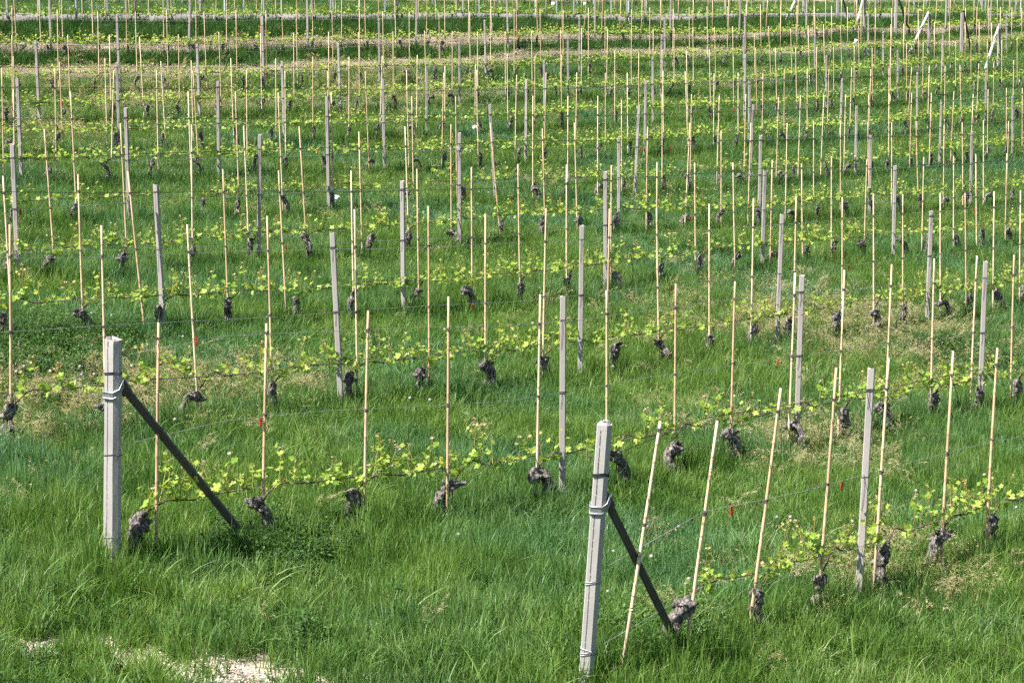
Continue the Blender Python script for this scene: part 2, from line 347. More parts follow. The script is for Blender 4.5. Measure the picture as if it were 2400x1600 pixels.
# ------------------------------------------------------------------ measured canes and posts
T = lambda tx, ty: (lambda *l: [(tx*600+a/3.92, ty*400+b/3.92, s) for a, b, s in l])
CAN = {
60: [(1548,983,-.154),(1681,982,-.134),(1830,907,-.13),(1960,860,-.075),(2083,838,-.065),(2234,822,-.058),(2338,815,-.058)],
85: [(372,757,-.011),(625,759,-.019),(863,730,-.018),(1051,697,-.004),(1266,692,-.017),(1422,682,0),(1584,667,-.008),(1723,662,-.026),(1864,642,-.04),(1979,635,-.037),(2090,622,-.04),(2190,609,-.024),(2290,602,-.045),(2377,600,-.025)],
110: [(23,531,.005),(238,533,.023),(439,531,.06),(626,511,.028),(831,496,.015),(1004,488,.005),(1138,507,0),(1280,493,-.02),(1429,494,-.02),(1539,492,.015),(1662,482,.003),(1766,470,-.018),(1866,464,-.02),(1974,466,0),(2047,458,.004),(2116,459,0),(2204,456,0),(2262,456,.01),(2330,452,-.01),(2392,450,-.01)],
135: [(7,418,.06),(183,414,.035),(300,408,.107),(522,402,.04),(653,405,.054),(823,405,.02),(977,401,.017),(1105,397,.005),(1214,390,.018),(1328,391,0),(1433,392,.0),(1540,385,.0),(1628,386,.01),(1718,385,.02),(1810,379,-.02),(1879,388,.01),(1949,371,0),(2032,378,-.03),(2165,372,-.02),(2235,370,0),(2287,365,.01),(2360,363,-.02)],
160: [(104,309,.076),(282,296,.053),(449,299,.01),(571,301,.044),(701,302,.066),(841,314,.03),(949,302,.036),(1057,297,.005),(1149,293,.09),(1271,306,.03),(1346,293,.03),(1518,302,-.015),(1617,293,-.05),(1690,311,0),(1760,293,-.03),(1845,293,-.02),(1907,290,0),(1970,288,0),(2034,291,.02),(2090,291,0),(2147,288,.03),(2213,297,-.01),(2255,291,.01),(2305,286,0),(2364,288,-.03)],
185: [(31,217,.02),(165,222,.053),(441,221,.04),(552,221,.032),(652,224,.044),(776,222,.02),(965,231,.02),(1068,232,.015),(1249,230,0),(1331,231,0),(1401,230,0),(1457,239,0),(1552,227,0),(1621,226,-.015),(1686,229,-.03),(1748,226,-.02),(1825,232,-.03),(1876,228,-.03),(1931,228,-.04),(1982,226,-.025),(2036,226,-.01),(2084,223,-.01),(2137,222,-.03),(2183,222,-.03),(2236,219,-.05),(2281,224,-.04),(2316,213,-.01),(2359,210,0),(2396,210,0)],
210: [(4,166,.02),(129,167,.015),(267,171,-.026),(367,171,.02),(452,171,.06),(578,170,.01),(668,172,.008),(768,173,.0),(856,173,.04),(953,171,.025),(1040,176,-.02),(1117,170,.02),(1211,181,-.02),(1280,175,-.02),(1352,175,-.02),(1419,176,0),(1470,175,.01),(1554,171,.01),(1606,172,.04),(1674,177,-.01),(1730,175,0),(1788,177,-.01),(1838,168,0),(1892,165,0),(1943,166,-.03),(1996,164,-.03),(2041,167,-.03),(2084,163,-.01),(2137,161,-.07),(2178,158,-.025),(2215,159,-.01),(2250,157,.03),(2294,153,-.04),(2329,152,-.01),(2376,145,-.02)],
235: [(31,138,.02),(139,150,.05),(246,143,.03),(377,149,.065),(448,147,.03),(541,142,.04),(646,142,.01),(733,138,.005),(818,138,0),(896,136,-.03),(978,134,-.01),(1043,158,0),(1114,156,0),(1189,131,.01),(1254,136,0),(1316,133,0),(1441,124,0),(1497,129,0),(1552,121,.01),(1609,123,.02),(1663,121,.02),(1719,138,.01),(1771,117,.02),(1817,116,.03),(1865,117,.02),(1914,115,0),(1954,114,0),(2002,112,0),(2044,116,.01),(2087,115,0),(2125,105,0),(2164,102,-.01),(2208,107,-.02),(2240,101,0),(2276,98,0),(2314,99,0),(2348,97,0),(2384,94,0)],
260: [(28,88,.01),(159,87,.035),(256,87,.03),(327,92,.06),(418,86,.02),(513,81,.03),(611,84,.015),(688,82,.01),(770,80,.01),(840,80,.02),(921,79,.01),(995,77,.03),(1060,78,.0),(1119,79,.01),(1184,78,.01),(1246,77,.01),(1314,75,0),(1363,71,0),(1424,74,-.015),(1480,73,0),(1531,73,0),(1580,71,0),(1624,69,.01),(1675,68,.02),(1717,66,.02),(1768,85,.02),(1801,66,.05),(1853,71,.03),(1894,64,.03),(1930,61,.03),(1970,65,.03),(2012,64,.02),(2051,61,0),(2088,61,0),(2118,60,0),(2153,51,0),(2190,55,0),(2225,55,0),(2262,55,0),(2295,54,0),(2324,57,0)],
285: [(28,24,.02),(134,28,.02),(229,33,.02),(317,33,.03),(390,29,.03),(478,33,.04),(553,30,.02),(623,30,.02),(694,29,.02),(778,32,.02),(842,32,.01),(897,32,.015),(959,33,.01),(1029,36,.01),(1101,33,.01),(1149,27,.01),(1205,26,0),(1266,24,.01),(1320,28,0),(1379,23,0),(1418,30,0),(1480,27,.0),(1523,22,0),(1578,26,-.01),(1615,22,.01),(1657,20,.02),(1705,20,.0),(1749,15,0),(1782,15,.02),(1830,18,-.01),(1868,17,0),(1909,18,0),(1949,18,0),(1986,20,.01),(2018,28,.0),(2052,22,0),(2090,23,.0),(2121,20,0),(2152,25,0),
      (2263,22,0),(2290,20,-.02),(2318,22,-.01),(2345,20,-.01),(2372,20,-.02),(2395,22,0)],
}
# rows whose canes and posts run out of the top of the picture: column at the foot
FAR = {310: [38,96,152,218,300,386,462,534,610,668,735,798,862,930,995,1045,1100,1158,1210,1262,1318,1362,1408,1452,1500,1546,1582,1625,1665,1706,1748,1792,1830,1866,1901,1936,1970,2004,2128,2160,2190,2222,2254,2284,2312,2340,2366,2390],
       335: [34,88,140,196,250,305,352,402,450,502,548,604,650,700,742,788,842,886,935,980,1024,1070,1115,1158,1199,1240,1280,1322,1364,1402,1440,1478,1514,1550,1590,1625,1660,1696,1730,1762,1796,1830,1860,2004,2032,2060,2090,2120,2149,2176,2205,2233,2262,2290,2318,2345,2371,2396],
       395: [55,128,201,270,333,402,470,533,597,661,722,782,840,899,956,1011,1068,1122,1175,1228,1281,1333,1384,1433,1482,1530,1578,1625,1672,1717,1763,1807,1851,1895,1938,1980,2021,2062,2102,2142,2181,2220,2258,2295,2332,2369]}
POST = {  # (x_top, y_top, slope)
60: [(2042,861,-.056)],
85: [(1320,695,-.005),(1880,647,-.035),(2310,615,-.04)],
110: [(779,547,.05),(1364,532,-.014),(1833,505,-.04),(2183,497,-.04)],
135: [(365,436,.055),(943,428,.01),(1419,406,0),(1793,402,-.03),(2098,391,-.02)],
160: [(29,343,.045),(609,320,-.01),(1077,316,0),(1450,327,.0),(1783,321,-.02),(2041,319,-.02),(2278,312,-.02)],
185: [(295,258,.03),(766,232,.02),(1148,250,.06),(1498,251,-.05),(1766,249,-.05),(2008,251,-.02),(2206,241,-.03),(2373,227,0)],
210: [(41,189,.04),(511,195,.01),(897,189,.02),(1234,191,-.01),(1514,191,-.02),(1757,193,-.01),(1974,188,-.04),(2150,173,-.01),(2311,167,-.01)],
235: [(274,152,.03),(661,147,.03),(1001,148,-.01),(1275,145,.01),(1530,139,0),(1747,131,-.02),(1937,133,-.01),(2104,120,0),(2257,33,.0)],
260: [(84,99,.045),(462,108,.035),(793,106,.03),(1077,101,0),(1331,87,.005),(1551,85,-.01),(1743,87,.005),(1910,85,0),(2070,77,0),(2210,77,0)],
285: [(274,40,.04),(615,45,.02),(888,48,.01),(1136,51,.02),(1358,40,0),(1558,43,0),(1746,36,0),(1910,38,0),(2035,36,0),(2359,38,0)],
}
POST[235] = POST[235][:-1]
FARPOST = {310: [121,442,722,975,1191,1394,1570,1731,1889,2215,2320], 335: [20,180,318,470,620,775,930,1085,1214,1345,1470,1590,1700,1790,2050,2140,2222,2300,2378]}
WHITEPOST = [(95,60),(252,60),(297,56),(395,58),(427,30),(466,35),(527,50),(572,50),(660,62),(731,47),(782,50),(843,58),(903,50),(1014,22),(1069,58),(1123,55),(1171,35),
             (1210,30),(1255,55),(1304,43),(1352,25),(1390,22),(1431,65),(1472,51),(1514,45),(1818,26),(2006,18),(2170,38),(2298,28),(2308,55),(2382,28),(2390,56)]
ENDPOST_FAR = [(260,2343,59,2306),(285,2179,40,2127),(310,2027,12,1999),(335,1883,-22,1838)]   # K, x, y_top, brace foot column
STARTPOST_FAR = [(285,2255,33,2277),(310,2098,-8,2136),(335,1962,-45,1990)]
ROWNO = {K: i+1 for i, K in enumerate(list(CORD)+[395])}
def rowname(K):
    n = ROWNO[K]; return 'front row' if n == 1 else (ordn(n)+' row from front')

def fit(K, xt, yt, sl, hlo, hhi, hdef):
    """stand a pole of row K so that its top comes where it was read; returns base, top"""
    yb = yt+250
    for _ in range(4):
        xb = xt+sl*(yb-yt); b, t = row_at(K, xb); yb = proj(b)[1]
    d = proj(b)[2]
    h = (yb-yt)/F*d/cp
    h = min(max(h, hlo), hhi)
    top = b+np.array([0, 0, h]); px = proj(top)
    top[0] += (xt-px[0])*px[2]/F
    return b, top, t
def fit_off(K, xb, h, lean=.0):
    b, t = row_at(K, xb); top = b+np.array([random.gauss(0, lean), random.gauss(0, lean*.5), h]); return b, top, t
def align(b, top):
    v = np.array(top)-np.array(b); L = np.linalg.norm(v); v /= L
    q = __import__('mathutils').Vector((0, 0, 1)).rotation_difference(__import__('mathutils').Vector(v))
    return q.to_euler(), L

# ---- cane meshes
def cane_mesh(i, k=8):
    mb = MB(); n = 9; r0 = .0135; pts = []; rad = []
    bend = random.uniform(-.004, .004); ph = random.uniform(0, 6)
    cuts = sorted(random.uniform(.06, .95) for _ in range(8)); zs = [0]
    for c in cuts: zs += [c-.006, c, c+.006]
    zs += [1]
    for z in zs:
        pts.append((bend*math.sin(z*3.1+ph), bend*math.cos(z*2.3+ph), z)); r = r0*(1.12-.28*z)
        rad.append(r*(1.13 if any(abs(z-c) < 1e-9 for c in cuts) else 1))
    mb.tube(pts, rad, k, 0, .5)
    for j, f in enumerate(mb.F):
        pass
    me = mb.mesh('cane_pole_%d' % i, [M['cane'], M['node']])
    mi = np.zeros(len(me.polygons), np.int32)
    for j in range(1, len(zs)-1):
        if any(abs(zs[j]-c) < 1e-9 for c in cuts) and random.random() < .6:
            mi[(j-1)*k:(j)*k] = 1
    me.polygons.foreach_set('material_index', mi); return me
CANEM = [cane_mesh(i) for i in range(6)]
def tie_mesh(i):
    mb = MB(); r = .0155
    for j in range(3):
        z = (j-1)*.008+random.uniform(-.002, .002); a = [(r*math.cos(t), r*math.sin(t), z+.004*math.sin(t*2+j)) for t in np.linspace(0, 2*math.pi, 11)]
        mb.tube(a, .0032, 4, 0, .5)
    for j in range(random.choice((2, 3))):
        an = random.uniform(0, 6.28); L = random.uniform(.02, .06); u = np.array([math.cos(an), math.sin(an), random.uniform(-1.4, .1)])
        mb.tube([u*0+np.array([math.cos(an), math.sin(an), 0])*r, np.array([math.cos(an), math.sin(an), 0])*r+u*L*.6, np.array([math.cos(an), math.sin(an), -.4])*r+u*L], .0022, 4)
    return mb.mesh('tie_%d' % i, [M['tie']])
TIEM = [tie_mesh(i) for i in range(5)]

WH = (.55, 1.15, 1.86)
# wire height: fractions relative to the local post height
canes = []
for K, l in CAN.items():
    for xt, yt, sl in l:
        b, top, t = fit(K, xt, yt, sl, 1.75, 2.45, 2.1); canes.append([K, t, b, top, True])
for K, l in FAR.items():
    for xb in l:
        b, top, t = fit_off(K, xb+random.uniform(-4, 4), random.uniform(2.0, 2.2), .05); canes.append([K, t, b, top, False])
canes.sort(key=lambda c: (c[0], c[1]))
bydist = sorted(range(len(canes)), key=lambda i: canes[i][2][1])
keep = set(bydist[:300]); cnt = {}
rest = MB()
for i, (K, t, b, top, meas) in enumerate(canes):
    cnt[K] = cnt.get(K, 0)+1
    if i not in keep:
        w = .013
        rest.tube([b, b*.5+top*.5, top], w, 5, 0, .5, sm=True); continue
    e, L = align(b, top)
    near = K <= 210
    lab = 'pale bamboo cane, %s from the left in the %s' % (ordn(cnt[K]), rowname(K))
    me = random.choice(CANEM)
    if near:
        r = link('bamboo_cane', None, loc=b, rot=e); r.empty_display_size = .1
        link('pole', me, r, scl=(1, 1, L))
        for h in (1.15, 1.86):
            z = h+random.uniform(-.01, .02)
            if z < L-.04: link('tie', random.choice(TIEM), r, loc=(0, 0, z), rot=(0, 0, random.uniform(0, 6)), scl=(1, 1, random.uniform(.8, 1.5)))
    else:
        r = link('bamboo_cane', me, loc=b, rot=e, scl=(1, 1, L))
    tag(r, lab, 'bamboo cane', 'bamboo canes tied upright in the vine rows')
if rest.n:
    o = link('bamboo_canes', rest.mesh('distant_canes', [M['cane']])); tag(o, 'mass of thin bamboo canes in the farthest vine rows at the top', 'bamboo canes', kind='stuff')

# ---- posts
def post_mesh(i, s, seam=False, mats=None):
    mb = MB(); ch = s*.22; base = [(-s, -s+ch), (-s+ch, -s), (s-ch, -s), (s, -s+ch), (s, s-ch), (s-ch, s), (-s+ch, s), (-s, s-ch)]
    zs = [0, .12, .3, .5, .7, .85, .97, .99, 1.0]; V = []
    for zi, z in enumerate(zs):
        for x, y in base:
            k = 1-.06*z
            j = random.uniform(-.012, .012)*s
            zz = z
            if zi == len(zs)-1: zz += random.uniform(-.008, .004)
            V.append((x*k+j, y*k+j, zz))
    n = 8
    Fc = [(a*n+j, a*n+(j+1) % n, (a+1)*n+(j+1) % n, (a+1)*n+j) for a in range(len(zs)-1) for j in range(n)]
    V.append((0, 0, .992)); t = len(V)-1; a = (len(zs)-1)*n
    Fc += [(a+j, a+(j+1) % n, t) for j in range(n)]; Fc.append(tuple(range(n-1, -1, -1)))
    mb.add(V, Fc, 0); return mb.mesh('post_shaft_%d' % i, mats or [M['post']])
POSTM = [post_mesh(i, .031) for i in range(4)]
def loop_mesh(i, s, r=.003, turns=2, tail=0.1):
    mb = MB()
    for j in range(turns):
        z = (j-.5)*.014; q = s+r*.8; c = q*.8
        ring = [(-q, -c), (-c, -q), (c, -q), (q, -c), (q, c), (c, q), (-c, q), (-q, c), (-q, -c)]
        mb.tube([(x, y, z+random.uniform(-.004, .004)+x*.12) for x, y in ring], r, 5, 0, .5)
    if tail: mb.tube([(-s*.2, -s-.004, 0), (-s*.1, -s-.006, -tail*.4), (-s*.5, -s-.005, -tail)], r*.7, 4)
    return mb.mesh('wire_loop_%d' % i, [M['darkwire'] if i != 2 else M['galv']])
LOOPM = [loop_mesh(0, .031, .0026, 2, .16), loop_mesh(1, .031, .0022, 1, .3), loop_mesh(2, .031, .0026, 2, .0)]
posts = []
for K, l in POST.items():
    for xt, yt, sl in l:
        b, top, t = fit(K, xt, yt, sl, 1.7, 2.3, 2.05); posts.append((K, t, b, top, 'p'))
for K, l in FARPOST.items():
    for xb in l:
        b, top, t = fit_off(K, xb, 2.15, .04); posts.append((K, t, b, top, 'p'))
posts.sort(key=lambda c: (c[0], c[1])); cnt = {}
HEAD = {K: math.atan2(ROWS[K][1][1], ROWS[K][1][0]) for K in ROWS}
from mathutils import Vector, Euler, Matrix, Quaternion
def stand(b, top, yaw):
    """rotation of a pole: yaw about its own axis, then leaned from b to top"""
    v = Vector(np.array(top)-np.array(b)); L = v.length
    q = Vector((0, 0, 1)).rotation_difference(v.normalized()) @ Quaternion((0, 0, 1), yaw)
    return q.to_euler(), L
ptops = {}
for K, t, b, top, kd in posts:
    cnt[K] = cnt.get(K, 0)+1
    e, L = stand(b, top, random.uniform(-.25, .1))
    r = link('concrete_post', None, loc=b, rot=e); r.empty_display_size = .1
    link('shaft', random.choice(POSTM), r, scl=(1, 1, L))
    if K <= 285:
        for h, i in ((1.15, 0), (min(1.88, L-.08), 1)):
            link('wire_loop', LOOPM[random.choice((0, 1, i))], r, loc=(0, 0, h), scl=(1, 1, 1))
    ptops.setdefault(K, []).append((t, L))
    tag(r, 'slim grey concrete post, %s from the left in the %s' % (ordn(cnt[K]), rowname(K)), 'post', 'slim concrete posts along the vine rows')
# white metal posts beside the road
WPM = None
def wp_mesh():
    mb = MB(); s = .022
    prof = [(-s, -s), (-s, .0), (-s*.35, .0), (-s*.35, s*.8), (s*.35, s*.8), (s*.35, 0), (s, 0), (s, -s), (s*.8, -s), (s*.8, -s*.25), (-s*.8, -s*.25), (-s*.8, -s)]
    n = len(prof); V = [(x, y, z) for z in (0, .5, 1) for x, y in prof]
    mb.add(V, [(a*n+j, a*n+(j+1) % n, (a+1)*n+(j+1) % n, (a+1)*n+j) for a in range(2) for j in range(n)]+[tuple(range(2*n, 3*n))], 0)
    return mb.mesh('metal_profile', [M['paint']])
WPM = wp_mesh()
wps = []
for x, y in WHITEPOST:
    K = 337 if y > 40 else 392
    b = np.array(kline(K+random.uniform(-1, 1), x)); top = b+np.array([random.gauss(0, .02), 0, 2.25]); wps.append((b, top, K))
for i, (b, top, K) in enumerate(sorted(wps, key=lambda w: proj(w[0])[0])):
    e, L = stand(b, top, random.uniform(-.3, .3)); r = link('metal_post', WPM, loc=b, rot=e, scl=(1, 1, L))
    tag(r, 'thin white metal post near the road, %s such post from the left' % ordn(i+1), 'post', 'thin white metal posts by the road')

# ---- end posts with braces
def brace_mesh(L, s, mat):
    mb = MB(); ch = s*.3; base = [(-s, -s+ch), (-s+ch, -s), (s-ch, -s), (s, -s+ch), (s, s-ch), (s-ch, s), (-s+ch, s), (-s, s-ch)]
    V = [(x, y, z) for z in np.linspace(0, L, 6) for x, y in base]; n = 8
    mb.add(V, [(a*n+j, a*n+(j+1) % n, (a+1)*n+(j+1) % n, (a+1)*n+j) for a in range(5) for j in range(n)]+[tuple(range(n-1, -1, -1)), tuple(range(5*n, 6*n))])
    return mb.mesh('brace_beam', [mat])
def end_post(K, base, top, yaw, s, brace_top_h, foot, label, near, braceM, bs):
    e, L = stand(base, top, yaw)
    r = link('end_post', None, loc=base, rot=e)
    Mi = (Matrix.Translation(Vector(base)) @ e.to_matrix().to_4x4()).inverted()
    if near:
        mb = MB()   # trapezoid shaft: broad front face, bevelled side, cast seam and broken top
        prof = [(-s, -s*.72), (-s*.9, -s*.86), (s*.42, -s*.86), (s, -s*.25), (s, s*.7), (s*.8, s*.86), (-s*.8, s*.86), (-s, s*.7)]
        zs = [0, .15, .3, .45, .6, .75, .9, .985, 1]; V = []
        for zi, z in enumerate(zs):
            for x, y in prof: V.append((x*(1-.03*z)+random.uniform(-.0012, .0012), y*(1-.03*z)+random.uniform(-.0012, .0012), z*L))
        n = len(prof); rim = []
        Fc = [(a*n+j, a*n+(j+1) % n, (a+1)*n+(j+1) % n, (a+1)*n+j) for a in range(len(zs)-1) for j in range(n)]
        # broken top: grid of chipped heights
        base_i = (len(zs)-1)*n
        inner = []
        for j, (x, y) in enumerate(prof):
            for f in (.75, .4):
                V.append((x*f, y*f, L+random.uniform(-.018, .03)))
        V.append((0, 0, L-.02)); ci = len(V)-1; st = len(zs)*n
        for j in range(n):
            k2 = (j+1) % n
            Fc += [(base_i+j, base_i+k2, st+2*k2, st+2*j), (st+2*j, st+2*k2, st+2*k2+1, st+2*j+1), (st+2*j+1, st+2*k2+1, ci)]
        mb.add(V, Fc, 0)
        # rust-stained rods standing out of the broken top
        mb.tube([(-s*.35, .0, L-.02), (-s*.33, .004, L+.035), (-s*.2, 0, L+.05)], .004, 5, 1)
        link('shaft', mb.mesh('end_shaft', [M['endpost'], M['seam']]), r)
        sm = MB(); x = -s*.42; prev = None; z = .1
        while z < L*.98:
            l = random.uniform(.02, .09); sm.box((x+random.uniform(-.0012, .0012), -s*.862, z+l/2), (.0016+random.uniform(0, .001), .0014, l/2), 0); z += l+random.uniform(.0, .012)
        link('seam', sm.mesh('seam', [M['seam']]), r)
        for h, turns, rr, dark in near:
            q = MB()
            for j in range(turns):
                zz = h+j*.022; a = s*1.03
                ring = [(-a, -s*.72), (-s*.92, -s*.9), (s*.44, -s*.9), (a, -s*.25), (a, s*.7), (s*.8, s*.9), (-s*.8, s*.9), (-a, s*.7), (-a, -s*.72)]
                q.tube([(x, y, zz+.012*math.sin(x*60+j*1.7)) for x, y in ring], rr, 5)
            link('wire_loop', q.mesh('end_loop', [M['darkwire'] if dark else M['galv']]), r)
        st_ = MB(); hh = brace_top_h-.06; a = s*1.06     # galvanised strap: flat band round the front, rising to the brace
        ring = [(-a, -s*.3, .03), (-a, -s*.78, 0), (-s*.95, -s*.98, 0), (s*.45, -s*.98, 0), (s*1.08, -s*.35, .02), (s*1.45, s*.15, .10)]
        V = []
        for x, y, z in ring:
            for dz, o in ((-.022, 1), (.022, 1), (.022, 1.05), (-.022, 1.05)): V.append((x*o, y*o, hh+z+dz))
        n = len(ring); Fc = [(4*i2+j, 4*i2+(j+1) % 4, 4*(i2+1)+(j+1) % 4, 4*(i2+1)+j) for i2 in range(n-1) for j in range(4)]+[(3, 2, 1, 0), tuple(4*(n-1)+j for j in range(4))]
        st_.add(V, Fc); st_.tube([(x*1.07, y*1.07, hh+z+.024) for x, y, z in ring], .006, 6); st_.tube([(x*1.07, y*1.07, hh+z-.024) for x, y, z in ring], .006, 6)
        link('strap', st_.mesh('strap', [M['galv']]), r)
    else:
        link('shaft', post_mesh(9, s), r, scl=(1, 1, L))
    a = Vector(base)+(Vector(top)-Vector(base))*(brace_top_h/L); f = Vector(foot)
    dirv = (f-a).normalized(); hor = Vector((dirv.x, dirv.y, 0)).normalized(); a = a+hor*(s*1.0+bs)
    v = f-a; q = Vector((0, 0, 1)).rotation_difference(v.normalized())
    mw = Mi @ (Matrix.Translation(a) @ q.to_matrix().to_4x4())
    o = link('brace', brace_mesh(v.length+.12, bs, braceM), r); o.location = mw.translation; o.rotation_euler = mw.to_euler()
    if near:
        sh = MB(); sh.box((0, 0, 0), (bs*1.35, bs*1.35, .05)); 
        o2 = link('brace_shoe', sh.mesh('brace_shoe', [M['brace']]), r); o2.location = (Matrix.Translation(mw.translation) @ mw.to_quaternion().to_matrix().to_4x4() @ Vector((0, 0, .03))); o2.rotation_euler = mw.to_euler()
    tag(r, label, 'post', 'braced end posts'); return L
bA, topA, tA = fit(85, 266, 796, -.006, 1.6, 2.0, 1.8)
bB, topB, tB = fit(60, 1417, 990, -.072, 1.6, 2.1, 1.8)
pA = row_at(85, 590)[0]; pB = row_at(60, 1600)[0]
end_post(85, bA, topA, -.30, .056, 1.52, pA+np.array([0, 0, .05]), 'pale concrete end post at left with dark brace slanting down right', [(1.62, 2, .0035, True), (.98, 1, .0028, True), (.32, 1, .003, False)], M['brace'], .030)
end_post(60, bB, topB, -.12, .052, 1.38, pB+np.array([0, 0, .05]), 'leaning grey concrete end post nearest the camera with broken top', [(1.56, 2, .0055, True), (.78, 2, .003, False), (.26, 3, .003, False)], M['brace'], .028)
for i, (K, x, yt, fx) in enumerate(ENDPOST_FAR):
    b, top, t = fit(K, x, yt, -.03, 1.8, 2.3, 2.1) if yt > -5 else fit_off(K, x, 2.2)
    end_post(K, b, top, .1, .056, 1.85, row_at(K, fx)[0]+np.array([0, 0, .02]), 'far post with pale brace slanting left, ending the %s' % rowname(K), None, M['white_brace'], .042)
for i, (K, x, yt, fx) in enumerate(STARTPOST_FAR):
    b, top, t = fit(K, x, yt, -.02, 1.8, 2.4, 2.1) if yt > -5 else fit_off(K, x, 2.3)
    end_post(K, b, top, .1, .062, 1.9, row_at(K, fx)[0]+np.array([0, 0, .02]), 'far post with dark brace slanting right, in the %s' % rowname(K), None, M['brace'], .038)

# ---- wires
def trange(K, x): return row_at(K, x)[1]
segs = {}
for K in ROWS:
    a = {60: tB, 85: tA}.get(K, trange(K, -160)); z = trange(K, 2560); segs[K] = [(a, z)]
for K, x, yt, fx in ENDPOST_FAR:
    s = segs[K][0]; st = [q for q in STARTPOST_FAR if q[0] == K]
    segs[K] = [(s[0], trange(K, x))] + ([(trange(K, st[0][1]), s[1])] if st else [])
def wire_at(K, t, h):
    c, dr = ROWS[K]; p = c+dr*t; return np.array([p[0], p[1], G(*p)+h])
for K in ROWS:
    for nm, h in (('lowest', WH[0]), ('middle', WH[1]), ('top', WH[2])):
        if K == 395 and nm != 'top': continue
        mb = MB(); r = .0023 if K < 150 else (.0027 if K < 250 else .003)
        dark = (K == 60 and nm == 'top') or (nm == 'top' and K in (135, 160, 185, 210, 235, 260, 285))
        if dark: r *= 1.35
        for a, z in segs[K]:
            n = max(4, int((z-a)/1.1)); ph = random.uniform(0, 6)
            xy = np.array([ROWS[K][0]+ROWS[K][1]*t for t in np.linspace(a, z, n)]); Z = Gv(xy)+h
            side = np.array([-ROWS[K][1][1], ROWS[K][1][0]])*.0
            off = -.045 if nm != 'lowest' else 0.0
            pp = [(xy[i, 0]+.02, xy[i, 1]-.02, Z[i]+.012*math.sin(i*1.7+ph)) for i in range(n)]
            # wires are fixed at the height of the near end post
            if K == 85: pp[0] = tuple(np.array(bA)+(np.array(topA)-bA)*{'lowest': .17, 'middle': .55, 'top': .925}[nm])
            if K == 60: pp[0] = tuple(np.array(bB)+(np.array(topB)-bB)*{'lowest': .14, 'middle': .44, 'top': .87}[nm])
            mb.tube(pp, r, 4, 0, .5, cap=False)
        o = link('trellis_wire', mb.mesh('trellis_wire', [M['darkwire'] if dark else M['wire']]))
        tag(o, '%s %s wire stretched along the %s' % (nm, 'dark' if dark else 'thin grey', rowname(K)), 'wire', 'trellis wires')

# ------------------------------------------------------------------ vines
def trunk_mesh(i):
    """old vine stem: a thick twisted, stringy stem with a knobbly pruned head"""
    mb = MB(); H = .46; n = 26; k = 20; rr = random.Random(500+i); style = i % 6; a = rr.uniform(-.5, .5)+(0 if rr.random() < .5 else math.pi); u = np.array([math.cos(a), math.sin(a)*.6])
    ctl = {0: [(0, -.06), (.015, .1), (-.02, .22), (.01, .34), (0, H)],
           1: [(.02, -.06), (.05, .08), (.11, .2), (.09, .33), (0, .42), (-.03, H)],
           2: [(-.08, -.06), (-.04, .1), (.03, .19), (.02, .32), (0, H)],
           3: [(.13, -.06), (.13, .1), (.15, .24), (.09, .36), (0, .37), (-.06, .31)],
           4: [(0, -.06), (.03, .1), (-.05, .2), (-.04, .31), (.04, .38), (0, H)],
           5: [(-.16, -.06), (-.12, .06), (-.05, .17), (.02, .26), (.01, .38), (0, H)]}[style]
    c = np.array(ctl); ss = np.linspace(0, len(c)-1, n); j = np.minimum(ss.astype(int), len(c)-2); f = ss-j; g = f*f*(3-2*f)*.5+f*.5
    o = c[j]*(1-g[:, None])+c[j+1]*g[:, None]; r0 = rr.uniform(.040, .056)
    P_ = np.column_stack([o[:, 0]*u[0]+np.sin(ss*5+i)*.004, o[:, 0]*u[1]+np.cos(ss*4+i)*.006, o[:, 1]])
    rad = r0*(1.1-.32*ss/ss[-1])*(1+.13*np.sin(ss*3.1+i)+.08*np.sin(ss*7.7+i*2)); rad += .016*np.exp(-((ss/ss[-1]-.86)/.1)**2)
    rad[-1] *= .45; rad[-2] *= .85
    tg = np.gradient(P_, axis=0); V = []; m1, m2 = rr.choice((3, 4)), rr.choice((7, 8)); tw = rr.uniform(3, 9)*rr.choice((-1, 1)); p1, p2 = rr.uniform(0, 6), rr.uniform(0, 6)
    for q in range(n):
        d = tg[q]/np.linalg.norm(tg[q]); a_ = np.cross(d, (.1, 1, .05)); a_ /= np.linalg.norm(a_); b_ = np.cross(d, a_); s_ = q/(n-1)
        for e in range(k):
            an = 2*math.pi*e/k; r = rad[q]*(1+.2*math.sin(m1*an+tw*s_+p1)+.12*math.sin(m2*an-tw*1.4*s_+p2)+rr.uniform(-.1, .1)); V.append(P_[q]+r*(math.cos(an)*a_+math.sin(an)*b_))
    mb.add(V, [(q*k+e, q*k+(e+1) % k, (q+1)*k+(e+1) % k, (q+1)*k+e) for q in range(n-1) for e in range(k)]+[tuple((n-1)*k+e for e in range(k))], 0, .5, True)
    for q in range(5):      # spurs and knobs of the head
        j_ = rr.randint(n-8, n-2); c_ = P_[j_]; an = rr.uniform(0, 6.28); v = np.array([math.cos(an), math.sin(an), rr.uniform(-.3, .7)]); L = rr.uniform(.05, .11)
        mb.tube([c_, c_+v*L*.55, c_+v*L*.8, c_+v*L], [rad[j_]*.75, .027, .022, .012], 9, 0, .5, noise=.22)
    for q in range(3):      # loose bark strips
        j_ = rr.randint(6, n-8); an = rr.uniform(0, 6.28); c_ = P_[j_]+rad[j_]*np.array([math.cos(an), math.sin(an), 0])*1.05
        mb.tube([c_, c_+np.array([.012*math.cos(an), .012*math.sin(an), -.05]), c_+np.array([.004, .0, -.1])], [.004, .006, .002], 4, 0)
    return mb.mesh('trunk_%d' % i, [M['bark']])
TRUNKM = [trunk_mesh(i) for i in range(18)]
